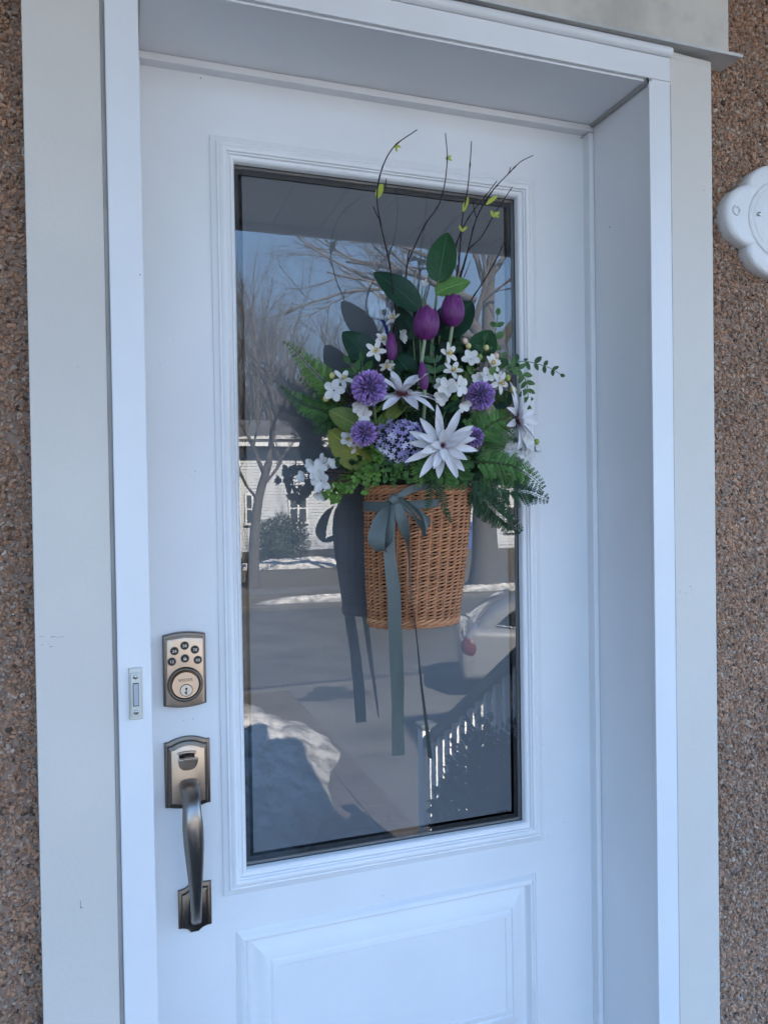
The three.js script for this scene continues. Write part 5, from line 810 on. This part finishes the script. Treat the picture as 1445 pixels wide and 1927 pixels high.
function clap(x0, x1, y0, y1, z, step = 0.16) { const l = []; for (let y = y0; y < y1 - 0.01; y += step) { const h = Math.min(step, y1 - y), p = new THREE.BufferGeometry(); p.setAttribute('position', new THREE.Float32BufferAttribute([x1, y, z - 0.03, x0, y, z - 0.03, x0, y + h, z, x1, y, z - 0.03, x0, y + h, z, x1, y + h, z, x1, y, z, x0, y, z, x0, y, z - 0.03, x1, y, z, x0, y, z - 0.03, x1, y, z - 0.03], 3)); p.computeVertexNormals(); l.push(p); } return mg(l); }
function windowOn(h, x0, x1, y0, y1, z) {
  const w = part(h, 'window', mg([box(x0, x1, y1 - 0.09, y1, z - 0.1, z + 0.02), box(x0 - 0.05, x1 + 0.05, y0 - 0.03, y0 + 0.07, z - 0.14, z + 0.02), box(x0, x0 + 0.09, y0 + 0.071, y1 - 0.091, z - 0.1, z + 0.02), box(x1 - 0.09, x1, y0 + 0.071, y1 - 0.091, z - 0.1, z + 0.02), box((x0 + x1) / 2 - 0.05, (x0 + x1) / 2 + 0.05, y0 + 0.071, y1 - 0.091, z - 0.09, z + 0.02), box(x0 + 0.091, x1 - 0.091, (y0 + y1) / 2 - 0.03, (y0 + y1) / 2 + 0.03, z - 0.085, z + 0.02)]), M.sidingTrim);
  part(w, 'pane', box(x0 + 0.05, x1 - 0.05, y0 + 0.05, y1 - 0.05, z - 0.05, z - 0.045), M.paneDark);
}
{ // white house across the street
  const o = thing('white_house', 'white clapboard house with paired windows across the street', 'house', V(9, GF, 40));
  part(o, 'wall', box(5.4, 14, GF, 4.25, 38.01, 46), M.siding); stuff(part(o, 'siding', clap(5.4, 14, GF + 0.3, 4.25, 38.0), M.siding));
  part(o, 'foundation', box(5.42, 13.98, GF - 0.01, GF + 0.3, 37.96, 38.005), M.concrete);
  const rs = new THREE.Shape(); rs.moveTo(37.3, 4.27); rs.lineTo(42, 5.9); rs.lineTo(46.7, 4.27); rs.lineTo(46.7, 4.05); rs.lineTo(37.3, 4.05); const rg = new THREE.ExtrudeGeometry(rs, { depth: 9.2, bevelEnabled: false }); rg.rotateY(-Math.PI / 2); rg.translate(14.3, 0, 0); part(o, 'roof', muv(rg), M.shingle);
  part(o, 'gutter', box(5.1, 14.3, 4.1, 4.3, 37.16, 37.29), M.sidingTrim);
  part(o, 'corner_board', box(5.3, 5.52, GF, 4.04, 37.9, 38.1), M.sidingTrim);
  part(o, 'chimney', box(5.05, 5.29, GF, 6.4, 37.9, 38.6), M.sidingTrim);
  for (const [a, b] of [[5.72, 6.5], [7.95, 8.95], [10.6, 11.6]]) windowOn(o, a, b, 0.2, 1.75, 37.95);
}
for (let i = 0; i < 1; i++) mound('roof_snow', 'broken strip of snow along the roof edge of the white house', 8.2, 38.3, 3.0, 0.7, 0.16, 4.55, 58, 0.4);
{ // second house behind the big tree
  const o = thing('garage_house', 'white house with a blue garage door behind the big forked tree', 'house', V(20, GF, 40));
  part(o, 'wall', box(16.2, 26, GF, 3.4, 38.01, 46), M.siding); stuff(part(o, 'siding', clap(16.2, 26, GF + 0.2, 3.4, 38.0), M.siding));
  part(o, 'garage_door', box(16.7, 19.3, GF, 0.05, 37.93, 38.0), M.blueDoor); for (let i = 0; i < 4; i++) part(o, 'door_panel', box(16.8, 19.2, GF + 0.06 + i * 0.37, GF + 0.38 + i * 0.37, 37.9, 37.931, 0.01), M.blueDoor);
  windowOn(o, 20.3, 21.6, -0.6, 0.9, 37.95); windowOn(o, 23, 24.2, -0.6, 0.9, 37.95);
  const rs = new THREE.Shape(); rs.moveTo(37.4, 3.42); rs.lineTo(42, 5.4); rs.lineTo(46.7, 3.42); rs.lineTo(46.7, 3.2); rs.lineTo(37.4, 3.2); const rg = new THREE.ExtrudeGeometry(rs, { depth: 10.4, bevelEnabled: false }); rg.rotateY(-Math.PI / 2); rg.translate(26.3, 0, 0); part(o, 'roof', muv(rg), M.shingle);
}
function bush(label, c, rx, ry, rz, n, s, m, seed) {
  const r = rng(seed), l = [], o = thing('bush', label, 'bush', V(c.x, c.y - ry, c.z));
  for (let i = 0; i < n; i++) { const y = 1 - 2 * r(), a = r() * 6.283, q = Math.sqrt(1 - y * y), d = V(q * Math.cos(a), y, q * Math.sin(a)), f = Math.pow(r(), 0.25) * (0.72 + 0.5 * fbm(a * 0.16 + 0.1, y * 0.4 + 0.5, 7, 3, seed % 9)); const p = V(c.x + d.x * rx * f, Math.max(c.y - ry, c.y + d.y * ry * f), c.z + d.z * rz * f); const g = blade(s * rr(0.6, 1.3, r), s * rr(0.4, 0.7, r), { nu: 1, nv: 2, bend: 0.5 }); g.applyMatrix4(basis(p, jit(d, 0.9, r).normalize(), jit(d, 0.9, r))); l.push(g); }
  stuff(part(o, 'foliage', mg(l), m)); const core = new THREE.SphereGeometry(1, 16, 10); core.scale(rx * 0.6, ry * 0.65, rz * 0.6); core.translate(c.x, c.y - ry * 0.15, c.z); part(o, 'inner_foliage', core, m);
  part(o, 'stem', tube([V(c.x, c.y - ry - 0.05, c.z), V(c.x + 0.02, c.y - ry * 0.4, c.z), V(c.x, c.y, c.z)], [s * 0.5, s * 0.2], 6, 6), M.bark);
}
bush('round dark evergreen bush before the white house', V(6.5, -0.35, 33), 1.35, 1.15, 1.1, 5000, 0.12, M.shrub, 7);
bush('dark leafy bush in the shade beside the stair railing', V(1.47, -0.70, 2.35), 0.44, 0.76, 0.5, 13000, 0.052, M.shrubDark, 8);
{ // stair railing and stairs
  const o = thing('stair_railing', 'white balustered stair railing with a dark handrail going down to the path', 'railing', V(1.7, G0, 4)), X = 1.7, zA = 1.9, zB = 3.98, yA = 0.82, yB = -0.52, sl = (yB - yA) / (zB - zA);
  const bar = (y0, y1, w, nm) => { const s = new THREE.Shape(); s.moveTo(zA, yA + y0); s.lineTo(zB, yB + y0); s.lineTo(zB, yB + y1); s.lineTo(zA, yA + y1); const g = new THREE.ExtrudeGeometry(s, { depth: w, bevelEnabled: true, bevelSize: 0.006, bevelThickness: 0.006, bevelSegments: 2 }); g.rotateY(-Math.PI / 2); g.translate(X + w / 2, 0, 0); part(o, nm, muv(g), nm === 'handrail' ? M.railDark : M.railWhite); };
  bar(-0.03, 0.045, 0.08, 'handrail'); bar(-0.86, -0.80, 0.06, 'bottom_rail');
  for (let i = 0; i < 16; i++) { const z = lerp(zA + 0.1, zB - 0.1, i / 15), y = yA + sl * (z - zA); part(o, 'baluster', box(X - 0.02, X + 0.02, y - 0.81, y - 0.025, z - 0.02, z + 0.02, 0.003), M.railWhite); }
  for (const [z, y, b] of [[zB + 0.05, yB + 0.1, G0], [zA - 0.02, yA + 0.08, -0.04]]) { const p = part(o, 'post', box(X - 0.05, X + 0.05, b, y, z - 0.05, z + 0.05, 0.004), M.railWhite); part(p, 'post_cap', box(X - 0.065, X + 0.065, y + 0.001, y + 0.04, z - 0.065, z + 0.065, 0.008), M.railDark); }
  const st = thing('porch_steps', 'concrete steps going down beside the railing', 'steps', V(2.2, G0, 3)); for (let i = 0; i < 7; i++) part(st, 'step', box(1.79, 2.75, G0 + 0.004, -0.04 - (i + 1) * 0.18, 2.001 + i * 0.27, 2.27 + i * 0.27, 0.008), M.concrete);
  part(st, 'landing', box(1.79, 2.75, G0 + 0.004, -0.04, WALL + 0.3, 2.0, 0.008), M.concrete);
}
{ // neighbouring house that shades the drive
  const o = thing('neighbour_house', 'neighbouring house beyond the driveway on the right', 'house', V(9, G0, -3));
  part(o, 'wall', box(4.35, 14, G0, 4.3, -9, 0.3), M.siding); const rs = new THREE.Shape(); rs.moveTo(0.9, 4.31); rs.lineTo(-4.35, 6.6); rs.lineTo(-9.6, 4.31); const rg = new THREE.ExtrudeGeometry(rs, { depth: 10.1, bevelEnabled: false }); rg.rotateY(-Math.PI / 2); rg.translate(14.2, 0, 0); part(o, 'roof', muv(rg), M.shingle);
}
{ // silver car across the drive
  const o = thing('silver_car', 'silver hatchback parked across the driveway beside the railing', 'car', V(4.0, G0, 8.4)), zc = 9.25; o.rotation.y = 0.36;
  const prof = (pts, hw, bev, z0 = zc) => { const s = new THREE.Shape(); pts.forEach((p, i) => i ? (p.length > 2 ? s.quadraticCurveTo(...p) : s.lineTo(...p)) : s.moveTo(...p)); s.closePath(); const g = new THREE.ExtrudeGeometry(s, { depth: 2 * (hw - bev), bevelEnabled: true, bevelThickness: bev, bevelSize: bev, bevelOffset: -bev, bevelSegments: 5, curveSegments: 16 }); g.translate(0, 0, z0 - hw + bev); return muv(toCreasedNormals(g, 0.5)); };
  const X = x => 3.98 + x, Y = y => G0 + y;
  part(o, 'body', prof([[X(0.05), Y(0.28)], [X(-0.03), Y(0.5), X(0.02), Y(0.72)], [X(0.05), Y(0.95), X(0.22), Y(1.0)], [X(2.2), Y(0.93)], [X(3.2), Y(0.9)], [X(4.2), Y(0.82), X(4.3), Y(0.55)], [X(4.32), Y(0.25)]], 0.86, 0.12), M.carPaint);
  part(o, 'cabin', prof([[X(0.16), Y(0.9)], [X(0.42), Y(1.25), X(0.8), Y(1.38)], [X(1.4), Y(1.48), X(2.0), Y(1.42)], [X(2.5), Y(1.32), X(3.2), Y(0.86)]], 0.74, 0.16), M.carPaint);
  part(o, 'side_window', prof([[X(0.52), Y(1.02)], [X(0.72), Y(1.26), X(1.0), Y(1.32)], [X(1.5), Y(1.38), X(1.9), Y(1.33)], [X(2.3), Y(1.26), X(2.75), Y(0.98)], [X(1.4), Y(0.98)]], 0.01, 0.004, zc - 0.742), M.carGlass);
  part(o, 'window_trim', tube([V(X(0.53), Y(1.03), zc - 0.755), V(X(0.9), Y(0.985), zc - 0.757), V(X(2.7), Y(0.97), zc - 0.757)], [0.012, 0.012], 20, 6), M.chrome);
  const tl = new THREE.SphereGeometry(1, 18, 12); tl.scale(0.13, 0.18, 0.1); tl.translate(X(0.15), Y(0.73), zc - 0.78); part(o, 'tail_light', tl, M.tail); const t2 = tl.clone(); t2.translate(0, 0, 1.56); part(o, 'tail_light', t2, M.tail);
  for (const x of [0.85, 3.45]) for (const s of [-1, 1]) { const g = new THREE.CylinderGeometry(0.31, 0.31, 0.2, 28); g.rotateX(Math.PI / 2); g.translate(X(x), Y(0.31), zc + s * 0.79); const w = part(o, 'wheel', g, M.tyre); const h = new THREE.CylinderGeometry(0.2, 0.19, 0.03, 20); h.rotateX(Math.PI / 2); h.translate(X(x), Y(0.31), zc + s * 0.9); part(w, 'rim', h, M.chrome); }
}
renderer.render(scene, camera);
